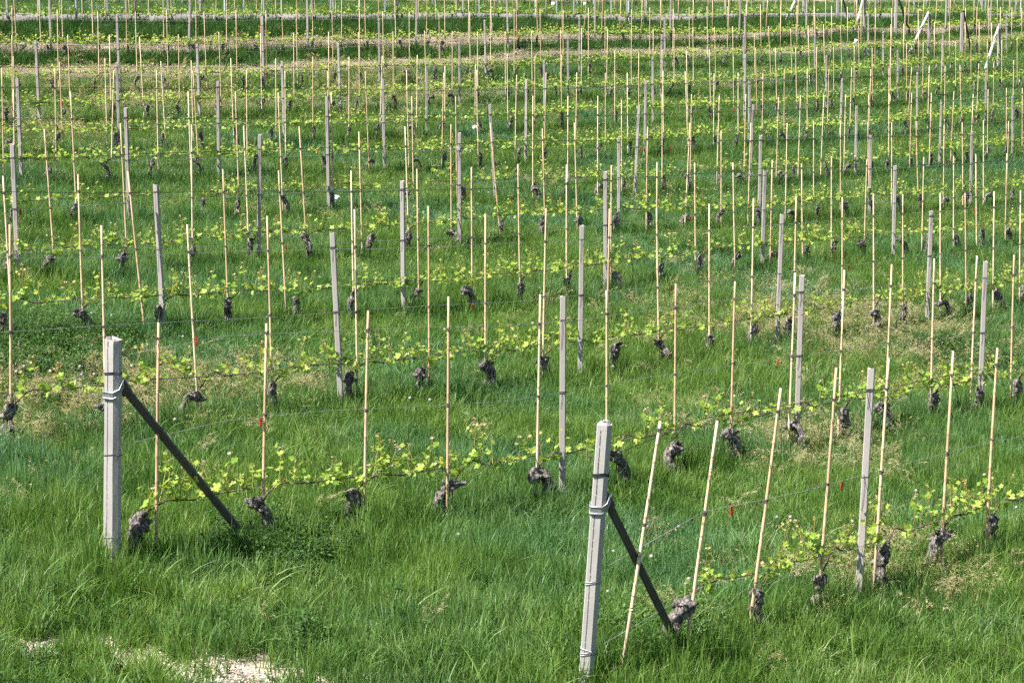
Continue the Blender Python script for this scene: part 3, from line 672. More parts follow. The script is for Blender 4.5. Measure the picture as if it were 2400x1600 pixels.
def cordon_pts(seed):
    r_ = random.Random(seed); n = 15; out = []
    arch = r_.uniform(.0, .09); sag = r_.uniform(-.015, .03)
    for j in range(n):
        s = j/(n-1)
        z = .42+(.13)*min(1, s*5)**.7 + arch*math.exp(-((s-.16)/.1)**2) - sag*math.sin(s*math.pi) + r_.gauss(0, .006)
        out.append((s, .012*math.sin(s*9+seed)+r_.gauss(0, .004), z))
    return np.array(out)
def leaf_shape(lod):
    if lod == 0: ang = [(0, 1.0), (16, .68), (26, .62), (40, .92), (62, .95), (76, .62), (92, .6), (108, .82), (132, .74), (158, .62), (176, .22)]
    else: ang = [(0, 1.0), (28, .62), (50, .95), (82, .6), (115, .82), (150, .6), (176, .25)]
    pts = [(math.sin(math.radians(a))*r, math.cos(math.radians(a))*r) for a, r in ang]; pts += [(-x, y) for x, y in pts[::-1] if abs(x) > 1e-6]
    return np.array(pts)
LS = [leaf_shape(0), leaf_shape(1)]
def add_leaf(mb, c, size, nrm, tint, lod=0):
    nrm = np.array(nrm, float); nrm /= np.linalg.norm(nrm); an = random.uniform(0, 6.28)
    a = np.cross(nrm, (math.cos(an), math.sin(an), .3)); a /= np.linalg.norm(a); b = np.cross(nrm, a)
    sh = LS[lod]; V = [c]; fold = random.uniform(.15, .45); cup = random.uniform(-.25, .2)
    for x, y in sh:
        z = abs(x)*fold+cup*(x*x+y*y)+random.uniform(-.06, .06); V.append(c+size*(.55*x*a+.55*(y+.1)*b+.5*z*nrm))
    n = len(sh); mb.add(V, [(0, 1+j, 1+(j+1) % n) for j in range(n)], 1, tint)
def foliage_mesh(i, nsh, cp_, lod, sparse=False):
    mb = MB(); L = 1.0
    if sparse: nsh = int(nsh*.55)
    for q in range(nsh):
        s = min(.98, max(0.02, (q+random.uniform(.1, .9))/nsh)); idx = s*(len(cp_)-1); j = int(idx); f = idx-j; p0 = cp_[j]*(1-f)+cp_[min(j+1, len(cp_)-1)]*f
        H = random.choice((.04, .07, .10, .15, .2, .27, .34))*random.uniform(.8, 1.2)
        v = np.array([random.gauss(0, .25), random.gauss(0, .25), 1.0]); v /= np.linalg.norm(v)
        n = 4; pp = [p0+v*H*k/n+np.array([random.gauss(0, .006), random.gauss(0, .006), 0]) for k in range(n+1)]
        mb.tube(pp, np.linspace(.0035, .0018, n+1)*(1 if lod == 0 else 1.3), 4 if lod == 0 else 3, 0, random.random(), cap=False)
        nl = int(2+H*24) + random.choice((0, 0, 1)); tipb = random.random()
        for k in range(nl):
            hh = random.uniform(-.1, 1.0); c = p0+v*H*hh+np.array([random.gauss(0, .05), random.gauss(0, .05), random.gauss(0, .026)])
            size = (random.uniform(.062, .108)*(1.0-.42*hh) if random.random() < .75 else random.uniform(.035, .055))*(1.0 if lod == 0 else 1.15)
            nr = (random.gauss(-.25, .55), random.gauss(-.45, .55), random.uniform(.25, 1.1))
            t = random.uniform(.15, .72)
            if hh > .78 and tipb < .5: t = random.uniform(.78, 1.0); size *= .6
            elif random.random() < .07: t = random.uniform(.0, .15)
            if lod == 0:
                q0 = p0+v*H*min(1, max(0, hh-.08)); mb.tube([q0, c], .0013, 3, 0, .9, cap=False)
            add_leaf(mb, c, size, nr, t, lod)
        if H > .12:    # flower bud cluster and downy tip
            for k in range(4):
                c = p0+v*(H+random.uniform(-.01, .03))+np.array([random.gauss(0, .012), random.gauss(0, .012), 0]); add_leaf(mb, c, random.uniform(.016, .032), (random.gauss(0, .6), random.gauss(-.3, .6), .7), random.uniform(.88, 1.0), 1)
    return mb.mesh('foliage_%d' % i, [M['shoot'], M['vineleaf']])
CPTS = [cordon_pts(i) for i in range(6)]
def cordon_mesh(i):
    mb = MB(); c = CPTS[i]; mb.tube(c, np.linspace(.0085, .0045, len(c)), 6, 0, .5, noise=.12)
    for s in range(5):
        j = random.randint(2, len(c)-2); mb.tube([c[j], c[j]+np.array([.006, 0, random.choice((-.012, .014))])], [.006, .004], 5)
    return mb.mesh('cordon_%d' % i, [M['cordon']])
CORDM = [cordon_mesh(i) for i in range(6)]
FOLN = [[foliage_mesh(i*10+j, 11, CPTS[i], 0, j == 1) for j in range(2)] for i in range(6)]
FOLM = [[foliage_mesh(100+i*10+j, 13, CPTS[i], 1, j == 1) for j in range(2)] for i in range(6)]
FOLF = [[foliage_mesh(200+i*10+j, 19, CPTS[i], 1, j == 1) for j in range(2)] for i in range(6)]
TRUNK_X = {85: [325,604,828,1060,1255,1440,1577,1712,1855,1976,2068,2185,2292,2382],
           60: [1600,1772,1918,2068,2204,2322,2440],
           110: [28,250,462,640,822,988,1143,1276,1440,1545,1665,1765,1850,1960,2050,2118,2205,2272,2335,2400],
           135: [10,190,374,534,695,826,978,1090,1220,1330,1438,1548,1640,1728,1810,1890,1952,2020,2110,2175,2240,2300,2362],
           160: [20,118,290,455,587,717,868,958,1058,1175,1270,1355,1440,1520,1610,1690,1775,1850,1915,1980,2042,2100,2155,2218,2262,2318,2372]}
vines = []
for K in ROWS:
    if K in TRUNK_X: ts = [row_at(K, x)[1] for x in TRUNK_X[K]]
    else: ts = [c[1]+random.uniform(-.25, .25) for c in canes if c[0] == K]
    if K not in (60, 85): ts = [min(ts)-1.1, min(ts)-2.1]+ts
    ts.sort()
    for i, t in enumerate(ts):
        inseg = [z for a, z in segs[K] if a-.6 <= t <= z-.25]
        if not inseg: continue
        nx = ts[i+1] if i+1 < len(ts) else t+1.05
        vines.append((K, t, min(max(nx-t, .6), 1.6)))
    if K == 85: pass
vines.sort(key=lambda v: (v[0], v[1]))
order = sorted(range(len(vines)), key=lambda i: proj(wire_at(vines[i][0], vines[i][1], 0))[2])
keepv = set(order[:300]); cnt = {}
distant = MB()
TR_ADJ = ['upright knobbly trunk', 'bowed thick trunk', 'slanting dark trunk', 'hooked curled trunk', 'twisted dark trunk', 'strongly leaning trunk']
for i, (K, t, L) in enumerate(vines):
    cnt[K] = cnt.get(K, 0)+1
    p = wire_at(K, t, 0); p2 = wire_at(K, t+L, 0); slope = math.atan2(p2[2]-p[2], L); th = HEAD[K]
    ti = random.randrange(18); ci = random.randrange(6); flip = random.random() < .35 and K > 100 or False
    if i not in keepv:
        me = random.choice(FOLF[ci]); n = len(me.vertices)
        V = np.empty(n*3, np.float32); me.vertices.foreach_get('co', V); V = V.reshape(-1, 3)*np.array([L, 1.3, 1.0]); ti_ = np.empty(n, np.float32); me.attributes['tint'].data.foreach_get('value', ti_)
        V2 = np.column_stack([V[:, 0]*math.cos(th)-V[:, 1]*math.sin(th)+p[0], V[:, 0]*math.sin(th)+V[:, 1]*math.cos(th)+p[1], V[:, 2]+V[:, 0]*math.tan(slope)+p[2]])
        n0 = distant.n; distant.V += [tuple(v) for v in V2.tolist()]; distant.T += ti_.tolist()
        for pl in me.polygons: distant.F.append(tuple(v+n0 for v in pl.vertices)); distant.M.append(pl.material_index); distant.S.append(False)
        distant.n += n
        distant.tube([p+np.array([0, 0, -.05]), p+np.array([random.gauss(0, .05), 0, .22]), p+np.array([0, 0, .5])], [.05, .04, .045], 6, 2)
        continue
    near = K <= 110; mid = K <= 185
    r = link('grapevine', None, loc=p, rot=(0, 0, th)); r.empty_display_size = .1
    s = random.uniform(.9, 1.12)*(1.0 if K < 120 else (.88 if K < 170 else .68))
    tk = link('trunk', TRUNKM[ti], r, rot=(0, 0, -th+random.uniform(-.6, .6)+(math.pi if random.random() < .5 else 0)), scl=(s*random.uniform(.9, 1.2), s, random.uniform(.86, 1.02)))
    rot = (0, -slope, 0)
    link('cordon', CORDM[ci], r, rot=rot, scl=(L, 1, 1))
    fol = random.choice((FOLN if mid else (FOLM if K < 240 else FOLF))[ci])
    link('foliage', fol, r, rot=rot, scl=(L, 1.0 if near else 1.15, random.uniform(.95, 1.02)))
    tag(r, 'grapevine with %s, %s from left in the %s' % (TR_ADJ[ti % 6], ordn(cnt[K]), rowname(K)), 'grapevine', 'grapevines trained along the wires')
if distant.n:
    o = link('grapevines', distant.mesh('distant_vines', [M['shoot'], M['vineleaf'], M['bark']])); tag(o, 'leafy band of far grapevines along the road at the top', 'grapevines', kind='stuff')

# ------------------------------------------------------------------ small things
def tag_clip():
    mb = MB()
    for z in (-.028, -.068): mb.box((0, 0, z), (.011, .004, .018)); 
    mb.box((0, 0, -.048), (.006, .003, .004)); mb.box((0, -.005, -.028), (.007, .002, .011)); mb.box((0, -.005, -.068), (.007, .002, .011))
    ring = [(0, .008*math.cos(a), -.004+.008*math.sin(a)) for a in np.linspace(0, 6.28, 9)]; mb.tube(ring, .0022, 4)
    return mb.mesh('red_clip', [M['red']])
CLIP = tag_clip()
CLIPS = [(52,510),(138,295),(267,293),(150,248),(748,351),(780,374),(627,232),(1077,223),(1197,218),(625,176),(1567,349),(1636,258),(1697,200),(1718,255),(1498,340),(1350,272),(1269,115),(1976,250),(2064,243),(2094,318),(2370,160),(2321,165),(670,568),(1094,473),(1104,724),(1614,524),(1567,676),(1787,411),(1979,625),(2271,484),(2277,600),(613,1028),(1815,829),(1959,1145),(1702,1226),(469,784)]
def near_wire(x, y):
    best = None
    for K in ROWS:
        if K == 395: continue
        b, t = row_at(K, x)
        if not any(a-.1 <= t <= z+.1 for a, z in segs[K]): continue
        for wi, h in enumerate(WH):
            if wi == 0: continue
            p = wire_at(K, t, h); e = abs(proj(p)[1]-y)
            if best is None or e < best[0]: best = (e, K, t, wi, p)
    return best
seen = {}
cl = sorted([near_wire(x, y) for x, y in CLIPS], key=lambda b: (b[1], b[2]))
for e, K, t, wi, p in cl:
    k = (K, wi); seen[k] = seen.get(k, 0)+1
    big = .85 if K < 150 else 1.05
    o = link('wire_clip', CLIP, loc=(p[0]+.02, p[1]-.02, p[2]-.003), rot=(random.uniform(-.15, .15), random.uniform(-.2, .2), random.uniform(-.5, .5)), scl=(big,)*3)
    tag(o, 'red clip on the %s wire of the %s, %s from left' % (('lowest', 'middle', 'top')[wi], rowname(K), ordn(seen[k])), 'wire clip', 'red plastic clips on the wires')
def sleeve_mesh(w, h):
    mb = MB(); k = 14; V = []
    for z, q in ((0, 1.0), (h*.5, .93), (h, 1.08)):
        for j in range(k):
            a = 2*math.pi*j/k; r = w*q*(1+.12*math.sin(3*a+z*7)); V.append((r*math.cos(a), r*.6*math.sin(a), z+(.02*math.sin(a) if z == h else 0)))
    for z, q in ((h, 1.02), (h*.1, .85)):
        for j in range(k):
            a = 2*math.pi*j/k; r = w*q*(1+.12*math.sin(3*a+z*7)); V.append((r*math.cos(a), r*.6*math.sin(a), z+(.02*math.sin(a)-.002 if z == h else 0)))
    mb.add(V, [(a*k+j, a*k+(j+1) % k, (a+1)*k+(j+1) % k, (a+1)*k+j) for a in range(4) for j in range(k)], 0, sm=True)
    return mb.mesh('vine_sleeve', [M['sleeve']])
for (x, y, w, h, lean, lab) in ((1114, 305, .062, .19, -.12, 'white plastic sleeve around a young vine, near the middle of the picture'), (786, 470, .055, .15, .15, 'short white plastic sleeve beside a post left of the centre'),
                          (2003, 97, .07, .24, .3, 'leaning white plastic sleeve in grass at the far right rows'), (1296, 12, .08, .28, 0, 'white plastic sleeve beyond the road at the top edge'), (1370, 10, .07, .24, .05, 'smaller white plastic sleeve beyond the road, right of the other')):
    pxy = ground_px(x, y+10); z = G(pxy[0], pxy[1]); o = link('vine_sleeve', sleeve_mesh(w, h), loc=(pxy[0], pxy[1], z+.02), rot=(0, lean, .3)); tag(o, lab, 'plastic sleeve', 'white plastic vine sleeves')
# white twine knotted round a post
pz = [p for p in posts if p[0] == 160 and abs(proj(p[3])[0]-1077) < 12]
if pz:
    b, tp = pz[0][2], pz[0][3]; q = MB(); c = b+(tp-b)*.87; rd = ROWS[160][1]; rd3 = np.array([rd[0], rd[1], 0])
    for j in range(3): q.tube([c+np.array([.046*math.cos(a), .046*math.sin(a), .02*j-.02+.01*math.sin(a)]) for a in np.linspace(0, 6.3, 10)], .006, 5)
    q.tube([c, c+rd3*.12+np.array([0, 0, .01]), c+rd3*.3+np.array([0, 0, -.02]), c+rd3*.36+np.array([0, 0, -.10])], .008, 5); q.tube([c, c-rd3*.15+np.array([0, 0, .005]), c-rd3*.32], .005, 5)
    q.tube([c+rd3*.3+np.array([0, 0, -.02]), c+rd3*.33+np.array([0, 0, -.05]), c+rd3*.29+np.array([0, 0, -.09])], .012, 5); q.tube([c, c+np.array([.04, -.05, -.08]), c+np.array([.1, -.05, -.12])], .004, 5)
    tag(link('twine', q.mesh('twine', [M['fluff']])), 'frayed white twine knotted round a concrete post and its wire', 'twine')
def clock_mesh():
    import bmesh
    mb = MB()
    for j in range(150):
        v = rng.normal(size=3); v /= np.linalg.norm(v); a = np.cross(v, (0.1, .3, 1)); a /= np.linalg.norm(a); b = np.cross(v, a); c = v*.017
        mb.add([c+a*.0042, c+b*.0042, c-a*.0042, c-b*.0042], [(0, 1, 2, 3)], 0)
    mb.tube([(0, 0, -.004), (0, 0, .004)], .004, 6, 0); return mb.mesh('seed_head', [M['fluff']])
def stem_mesh():
    mb = MB(); mb.tube([(0, 0, -.02), (.004, .002, .1), (0, 0, .2)], .0022, 5, 0, .8); return mb.mesh('stem', [M['weed']])
CLOCK, STEM = clock_mesh(), stem_mesh()
DAND = [(58,860),(120,871),(193,879),(166,915),(40,872),(189,860),(178,896),(161,1222),(656,1052),(961,934),(1008,938),(937,1055),(919,1093),(1022,1088),(780,1167),(411,984),(1075,1254),(1072,1415),(310,859),(285,850),(222,878),(1411,735),(2145,1151),(1590,1235),(1518,1235),(1437,1293),(1526,1305),(1424,1388),(1607,1370),(1614,1358),(1382,1292),(1436,860),(1820,1213),(1851,1213),(216,735),(263,740),(430,790),(112,553),(140,557),(283,588),(262,524),(2290,805),(2380,1190),(660,495),(1145,446),(1123,445),(1290,273),(1405,276),(1413,273)]
DAND.sort(key=lambda q: q[1]); LR = lambda x: 'left' if x < 800 else ('centre' if x < 1600 else 'right')
for i, (x, y) in enumerate(DAND):
    g = ground_px(x, y+45); z0 = G(g[0], g[1]); h = .20
    pr = proj((g[0], g[1], z0+h)); h += (pr[1]-y)/F*pr[2]; h = min(max(h, .16), .34)
    r = link('dandelion', None, loc=(g[0], g[1], z0)); link('stem', STEM, r, scl=(1, 1, h/.2)); link('seed_head', CLOCK, r, loc=(0, 0, h+.008), scl=(.8+.25*random.random(),)*3)
    tag(r, 'white dandelion clock in the grass, %s from the top of the picture' % ordn(i+1), 'dandelion', 'dandelion clocks in the grass')
def clover_mesh():
    mb = MB()
    for j in range(60):
        v = rng.normal(size=3); v /= np.linalg.norm(v); v[2] = abs(v[2])*1.0-.2; c = v*.009; a = np.cross(v, (.1, .3, 1)); a /= np.linalg.norm(a)+1e-6
        mb.add([c+a*.003, c-a*.003, c+v*.006], [(0, 1, 2)], 0)
    return mb.mesh('clover_head', [M['pink']])
CLV = clover_mesh()
for i, (x, y) in enumerate([(46,818),(93,815),(100,843),(187,807),(223,803),(93,836)]):
    g = ground_px(x, y+40); z0 = G(g[0], g[1]); r = link('clover', None, loc=(g[0], g[1], z0)); link('stem', STEM, r, scl=(1, 1, 1.05)); link('flower', CLV, r, loc=(0, 0, .215), scl=(1.2,)*3)
    tag(r, 'pink clover flower near the left edge, %s of six from the left' % ordn(sorted([46, 93.1, 100, 187, 223, 93]).index([46, 93.1, 100, 187, 223, 93][i])+1), 'clover', 'pink clover flowers at left')

def dock(name, x, y, h, nl, ls, label, seed):
    rr = random.Random(seed); g = ground_px(x, y); z0 = G(g[0], g[1]); r = link(name, None, loc=(g[0], g[1], z0))
    mb = MB(); top = np.array([rr.uniform(-.04, .04), 0, h]); mb.tube([(0, 0, -.02), top*.5+np.array([.012, 0, 0]), top], [.006, .0045, .003], 6, 0, .75)
    link('stem', mb.mesh('dock_stem', [M['weed']]), r); lf = MB()
    for k in range(nl):
        q = rr.uniform(.0, .95)**1.5; az = rr.uniform(0, 6.28); c = top*q; L = ls*(1.1-.6*q)*rr.uniform(.7, 1.2); d = np.array([math.cos(az), math.sin(az), 0]); sd = np.array([-d[1], d[0], 0]); V = []; lift = rr.uniform(.3, 1.0)
        for i in range(6):
            u = i/5; cc = c+d*L*u*.85+np.array([0, 0, L*(lift*u-.75*u*u)]); w = L*.17*math.sin(math.pi*min(1, u*.9+.08))
            V += [cc-sd*w+np.array([0, 0, w*.35]), cc, cc+sd*w+np.array([0, 0, w*.35])]
        lf.add(V, [(3*i+j, 3*i+j+1, 3*i+j+4, 3*i+j+3) for i in range(5) for j in range(2)], 0, rr.uniform(.35, 1), True)
    link('leaves', lf.mesh('dock_leaves', [M['weed']]), r); tag(r, label, 'weed')
dock('dock_plant', 925, 1492, .48, 13, .17, 'tall dock weed standing in the grass left of the nearest end post', 3)
dock('dock_plant', 712, 1515, .34, 22, .12, 'bushy thistle-like weed low in the grass between the two end posts', 4)
dock('dock_plant', 395, 1530, .26, 12, .11, 'small leafy weed at the edge of the bare gravel', 5)
dock('dock_plant', 262, 1572, .18, 12, .10, 'low leafy weed growing in the bare gravel at bottom left', 6)
dock('dock_plant', 515, 1490, .22, 14, .14, 'broad leaved weed clump right of the bare gravel', 7)

# ------------------------------------------------------------------ ground cover (stuff)
def blades(n, R, hlo, hhi, w, bend, seed, spread=.35, seg=3, tip=.15, tl=0, th=.85):
    r = np.random.default_rng(seed); V = []; Fc = []; T = []
    for i in range(n):
        a = r.uniform(0, 6.283); rr = R*math.sqrt(r.uniform()); bx, by = rr*math.cos(a), rr*math.sin(a)
        h = r.uniform(hlo, hhi)*(1-.25*rr/R); az = r.uniform(0, 6.283); u = np.array([math.cos(az), math.sin(az), 0])
        if spread: u = u*.7+np.array([math.cos(a), math.sin(a), 0])*spread
        fa = r.uniform(0, 6.283); s = np.array([math.cos(fa), math.sin(fa), 0]); B = bend*abs(r.normal(1, .5)); ww = w*r.uniform(.6, 1.3)
        n0 = len(V)
        for k in range(seg+1):
            q = k/seg; c = np.array([bx, by, -.02])+u*h*B*q**2+np.array([0, 0, h*(q-.28*B*q**2.5)]); wd = ww*(1-q)**.55 if q < 1 else ww*.04
            if k == seg: V.append(c); T.append(0)
            else: V.append(c-s*wd/2); V.append(c+s*wd/2); T += [0, 0]
        t = min(1, max(0, r.beta(2, 2.4)*(th-tl)+tl))
        if r.uniform() < .10: t = r.uniform(.8, .95)  # highlights painted in: a share of blades gets a bright tint
        for j in range(n0, len(V)): T[j] = t
        for k in range(seg-1): Fc.append((n0+2*k, n0+2*k+1, n0+2*k+3, n0+2*k+2))
        k = seg-1; Fc.append((n0+2*k, n0+2*k+1, n0+2*k+2))
    return V, Fc, T
def clump_obj(name, V, Fc, T, mat):
    me = mesh_np(name, V, Fc, [mat], tint=T); return bpy.data.objects.new(name, me)
def brome(seed, n=14):
    r = random.Random(seed); mb = MB()
    for i in range(n):
        a = r.gauss(-.5, .9); d = np.array([math.cos(a), math.sin(a), 0]); b = np.array([r.uniform(-.12, .12), r.uniform(-.12, .12), 0]); h = r.uniform(.2, .38); dr = r.uniform(.08, .2)
        pp = [b+d*dr*q**2.2+np.array([0, 0, h*(q-.22*q**4)]) for q in np.linspace(0, 1, 5)]
        mb.tube(pp, .0011, 3, 0, r.uniform(.2, .6), cap=False)
        for k in range(9):
            q = r.uniform(.66, 1.0); c = b+d*dr*q**2.2+np.array([0, 0, h*(q-.22*q**4)]); v = d*r.uniform(.5, 1)+np.array([r.gauss(0, .25), r.gauss(0, .25), r.uniform(-.6, .2)]); v /= np.linalg.norm(v); L = r.uniform(.026, .05); s = np.cross(v, (r.gauss(0, 1), r.gauss(0, 1), 1)); s /= np.linalg.norm(s); c = c+v*.006; w = .0022
            mb.add([c, c+v*L*.4+s*w, c+v*L, c+v*L*.4-s*w], [(0, 1, 2, 3)], 0, r.uniform(.2, 1))
    me = mb.mesh('brome', [M['brome']]); return bpy.data.objects.new('brome', me)
def weeds(seed, n=60, R=.14, H=.22, ls=.03):
    r = np.random.default_rng(seed); V = []; Fc = []; T = []
    for i in range(n):
        a = r.uniform(0, 6.283); rr = R*math.sqrt(r.uniform()); c = np.array([rr*math.cos(a), rr*math.sin(a), H*r.uniform(.1, 1)*(1-.5*rr/R)])
        az = r.uniform(0, 6.283); v = np.array([math.cos(az), math.sin(az), r.uniform(-.3, .7)]); v /= np.linalg.norm(v); s = np.cross(v, (0, 0, 1.)); s /= np.linalg.norm(s); L = ls*r.uniform(.6, 1.5); w = L*.3; n0 = len(V)
        V += [c, c+v*L*.45+s*w, c+v*L-np.array([0, 0, L*.15]), c+v*L*.45-s*w]; Fc.append((n0, n0+1, n0+2, n0+3)); T += [r.uniform()]*4
    return clump_obj('weed', V, Fc, T, M['weed'])
def straws(seed, n=60, R=.22):
    r = np.random.default_rng(seed); V = []; Fc = []; T = []
    for i in range(n):
        c = np.array([r.uniform(-R, R), r.uniform(-R, R), r.uniform(.0, .04)]); az = r.uniform(0, 6.283); v = np.array([math.cos(az), math.sin(az), r.uniform(-.15, .3)]); s = np.array([-v[1], v[0], 0]); L = r.uniform(.04, .13); w = .0025; n0 = len(V)
        V += [c-s*w, c+s*w, c+v*L+s*w, c+v*L-s*w]; Fc.append((n0, n0+1, n0+2, n0+3)); T += [r.uniform()]*4
    return clump_obj('straw', V, Fc, T, M['straw'])
def cloud(name, protos, xyz, idx, scl, lean=.12, kind='stuff', label=None, cat=None, zs=None):
    n = len(xyz); me = bpy.data.meshes.new(name); me.vertices.add(n); me.vertices.foreach_set('co', np.asarray(xyz, np.float32).ravel())
    a = me.attributes.new('pidx', 'INT', 'POINT'); a.data.foreach_set('value', np.asarray(idx, np.int32))
    a = me.attributes.new('prot', 'FLOAT_VECTOR', 'POINT'); rot = np.column_stack([rng.normal(0, lean, n), rng.normal(0, lean, n), rng.uniform(0, 6.283, n)]); a.data.foreach_set('vector', rot.astype(np.float32).ravel())
    a = me.attributes.new('pscl', 'FLOAT_VECTOR', 'POINT'); zs = scl if zs is None else zs; a.data.foreach_set('vector', np.column_stack([scl, scl, zs]).astype(np.float32).ravel())
    o = link(name, me)
    cl = bpy.data.collections.new(name+'_clumps')
    for i, p in enumerate(protos): p.name = 'c%02d' % i; cl.objects.link(p)
    ng = bpy.data.node_groups.new(name, 'GeometryNodeTree')
    ng.interface.new_socket('Geometry', in_out='INPUT', socket_type='NodeSocketGeometry'); ng.interface.new_socket('Geometry', in_out='OUTPUT', socket_type='NodeSocketGeometry')
    gi = ng.nodes.new('NodeGroupInput'); go = ng.nodes.new('NodeGroupOutput'); ip = ng.nodes.new('GeometryNodeInstanceOnPoints'); m2p = ng.nodes.new('GeometryNodeMeshToPoints')
    ci = ng.nodes.new('GeometryNodeCollectionInfo'); ci.inputs['Collection'].default_value = cl; ci.inputs['Separate Children'].default_value = True; ci.inputs['Reset Children'].default_value = True
    def na(nm, ty):
        q = ng.nodes.new('GeometryNodeInputNamedAttribute'); q.data_type = ty; q.inputs['Name'].default_value = nm
        return [s for s in q.outputs if s.enabled and s.name == 'Attribute'][0]
    L = ng.links.new; L(gi.outputs[0], m2p.inputs[0]); L(m2p.outputs[0], ip.inputs['Points']); L(ci.outputs[0], ip.inputs['Instance'])
    ip.inputs['Pick Instance'].default_value = True; L(na('pidx', 'INT'), ip.inputs['Instance Index'])
    er = ng.nodes.new('FunctionNodeEulerToRotation'); L(na('prot', 'FLOAT_VECTOR'), er.inputs[0]); L(er.outputs[0], ip.inputs['Rotation']); L(na('pscl', 'FLOAT_VECTOR'), ip.inputs['Scale'])
    L(ip.outputs[0], go.inputs[0])
    md = o.modifiers.new('scatter', 'NODES'); md.node_group = ng
    tag(o, label, cat, kind=kind); return o

def scatter(dlo, dhi, dens, margin=2.5):
    """random ground points between two distances, inside the view wedge and a margin beside it"""
    W = .252*dhi+margin; n = int(dens*(dhi-dlo)*2*W); xy = np.column_stack([rng.uniform(-W, W, n), rng.uniform(dlo, dhi, n)])
    return xy[np.abs(xy[:, 0]) < .252*xy[:, 1]+margin]
QD = 1.0
BANDS = [(9.5, 17, 110, 1.0), (17, 26, 120, 1.0), (26, 40, 85, 1.1), (40, 62, 50, 1.3), (62, 95, 30, 1.55), (95, 150, 17, 1.9)]
XY = []; SC_ = []; LOD = []
for i, (a, b, dn, s) in enumerate(BANDS):
    q = scatter(a, b, dn*QD); XY.append(q); SC_.append(np.full(len(q), s)); LOD.append(np.full(len(q), i))
XY = np.concatenate(XY); SCL = np.concatenate(SC_); LOD = np.concatenate(LOD)
KK = Kof(XY); st = straw(XY, KK); rd = road(KK); ba = bare(XY)
ba = np.where(ba > 0, ba*np.clip((vnoise(XY, 5.0, 3)-.33)*4, 0, 1), 0)
# distance from the nearest vine row, in row units
rk = np.array(sorted(ROWS)); dk = np.min(np.abs(KK[:, None]-rk[None, :]), 1)
PATCH = [(70, 940, 1.0), (180, 930, .9), (330, 905, .9), (450, 915, .8), (560, 895, .7), (60, 1010, .6), (690, 900, .5), (1900, 765, 2.0), (2020, 770, 1.9), (2110, 760, 1.5), (1850, 1050, 1.0), (1940, 1030, .9), (2060, 1340, .8), (2180, 1350, .6), (100, 300, 1.2), (450, 210, 2.0), (900, 200, 2.5), (280, 205, 2)]
bro = np.zeros(len(XY)); 
for x, y, r in PATCH:
    g = ground_px(x, y+14); q = ((XY[:, 0]-g[0])/(r*1.0))**2+((XY[:, 1]-g[1])/(r*1.5))**2; bro = np.maximum(bro, np.exp(-q))
p_keep = (1-.95*st*(1-.55*np.exp(-((KK-309)/3)**4)))*(1-rd)*(1-.93*ba); p_keep = np.where(rd > .01, 0, p_keep)
keepm = rng.uniform(size=len(XY)) < p_keep
Z = Gv(XY)
hn = .75+.6*vnoise(XY, .55, 5)*1.0+.25*(vnoise(XY, 2.2, 6)-.5)
tallrow = np.exp(-(dk/2.2)**2)*.5
front = np.where(XY[:, 1] < 14.8, .42+.58*np.clip((XY[:, 1]-12.6)/2.2, 0, 1), 1)
bank = np.exp(-((KK-332)/7)**4)*.7*(.6+.8*vnoise(XY, 1.1, 21))+np.exp(-((KK-309)/3.2)**4)*.35
hs = (hn+tallrow+bank)*(1-.5*np.exp(-((KK-344)/4)**4))*(.68+.64*vnoise(XY, 4.5, 41))*front*(1-.5*st)*(1-.25*bro)
idx = rng.integers(0, 8, len(XY)) + np.where(LOD >= 3, 8, 0)
dryp = np.clip(bro*.75+.05*st+.10*np.clip(vnoise(XY, .22, 12)-.5, 0, 1)*4*(XY[:, 1] > 30)+.03, 0, .85); isdry = rng.uniform(size=len(XY)) < dryp; idx = np.where(isdry, rng.integers(16, 20, len(XY)), idx)
darkp = np.clip(np.exp(-((KK-334)/9)**4)*1.1+np.exp(-((KK-309)/3.2)**4)*.75*(vnoise(XY, .5, 33) > .35)+np.exp(-(dk/1.6)**2)*.12*(KK > 0), 0, 1); isdark = (rng.uniform(size=len(XY)) < darkp) & (rd < .01); idx = np.where(isdark, rng.integers(20, 24, len(XY)), idx)
G_NEAR = [blades(38, .11, .09, .33, .0088, .45, 40+i) for i in range(8)]
G_FAR = [blades(30, .14, .11, .27, .0105, .40, 60+i, seg=2) for i in range(8)]
protos = [clump_obj('g', *b, M['grass']) for b in G_NEAR]+[clump_obj('g', *b, M['grass']) for b in G_FAR]
protos += [clump_obj('g', *blades(50, .13, .12, .26, .0045, .8, 140+i, seg=3), M['drygrass']) for i in range(4)]
protos += [clump_obj('g', *blades(34, .13, .16, .36, .010, .35, 160+i, seg=3), M['darkgrass']) for i in range(4)]
m = keepm
cloud('grass', protos, np.column_stack([XY[m], Z[m]]), idx[m], SCL[m]*rng.uniform(.85, 1.2, m.sum()), lean=.14, label='lush green meadow grass covering the ground between the vine rows', cat='grass',
      zs=np.clip(hs[m], .3, 2.2)*np.where(LOD[m] >= 3, 1.05, 1)*rng.uniform(.8, 1.2, m.sum()))
# seed heads: dense in the dry patches, thin everywhere
pb = np.clip(bro*.13+.0015+.006*np.clip(vnoise(XY, .3, 8)-.6, 0, 1)*4, 0, 1)*(1-rd)*(1-ba); mb_ = (rng.uniform(size=len(XY)) < pb) & (rd < .01)
cloud('seeding_grass', [brome(i) for i in range(4)], np.column_stack([XY[mb_], Z[mb_]+.0]), rng.integers(0, 4, mb_.sum()), np.sqrt(SCL[mb_])*rng.uniform(.8, 1.15, mb_.sum()), lean=.22, label='pale drooping seed heads of dry grass in straw coloured patches', cat='grass')
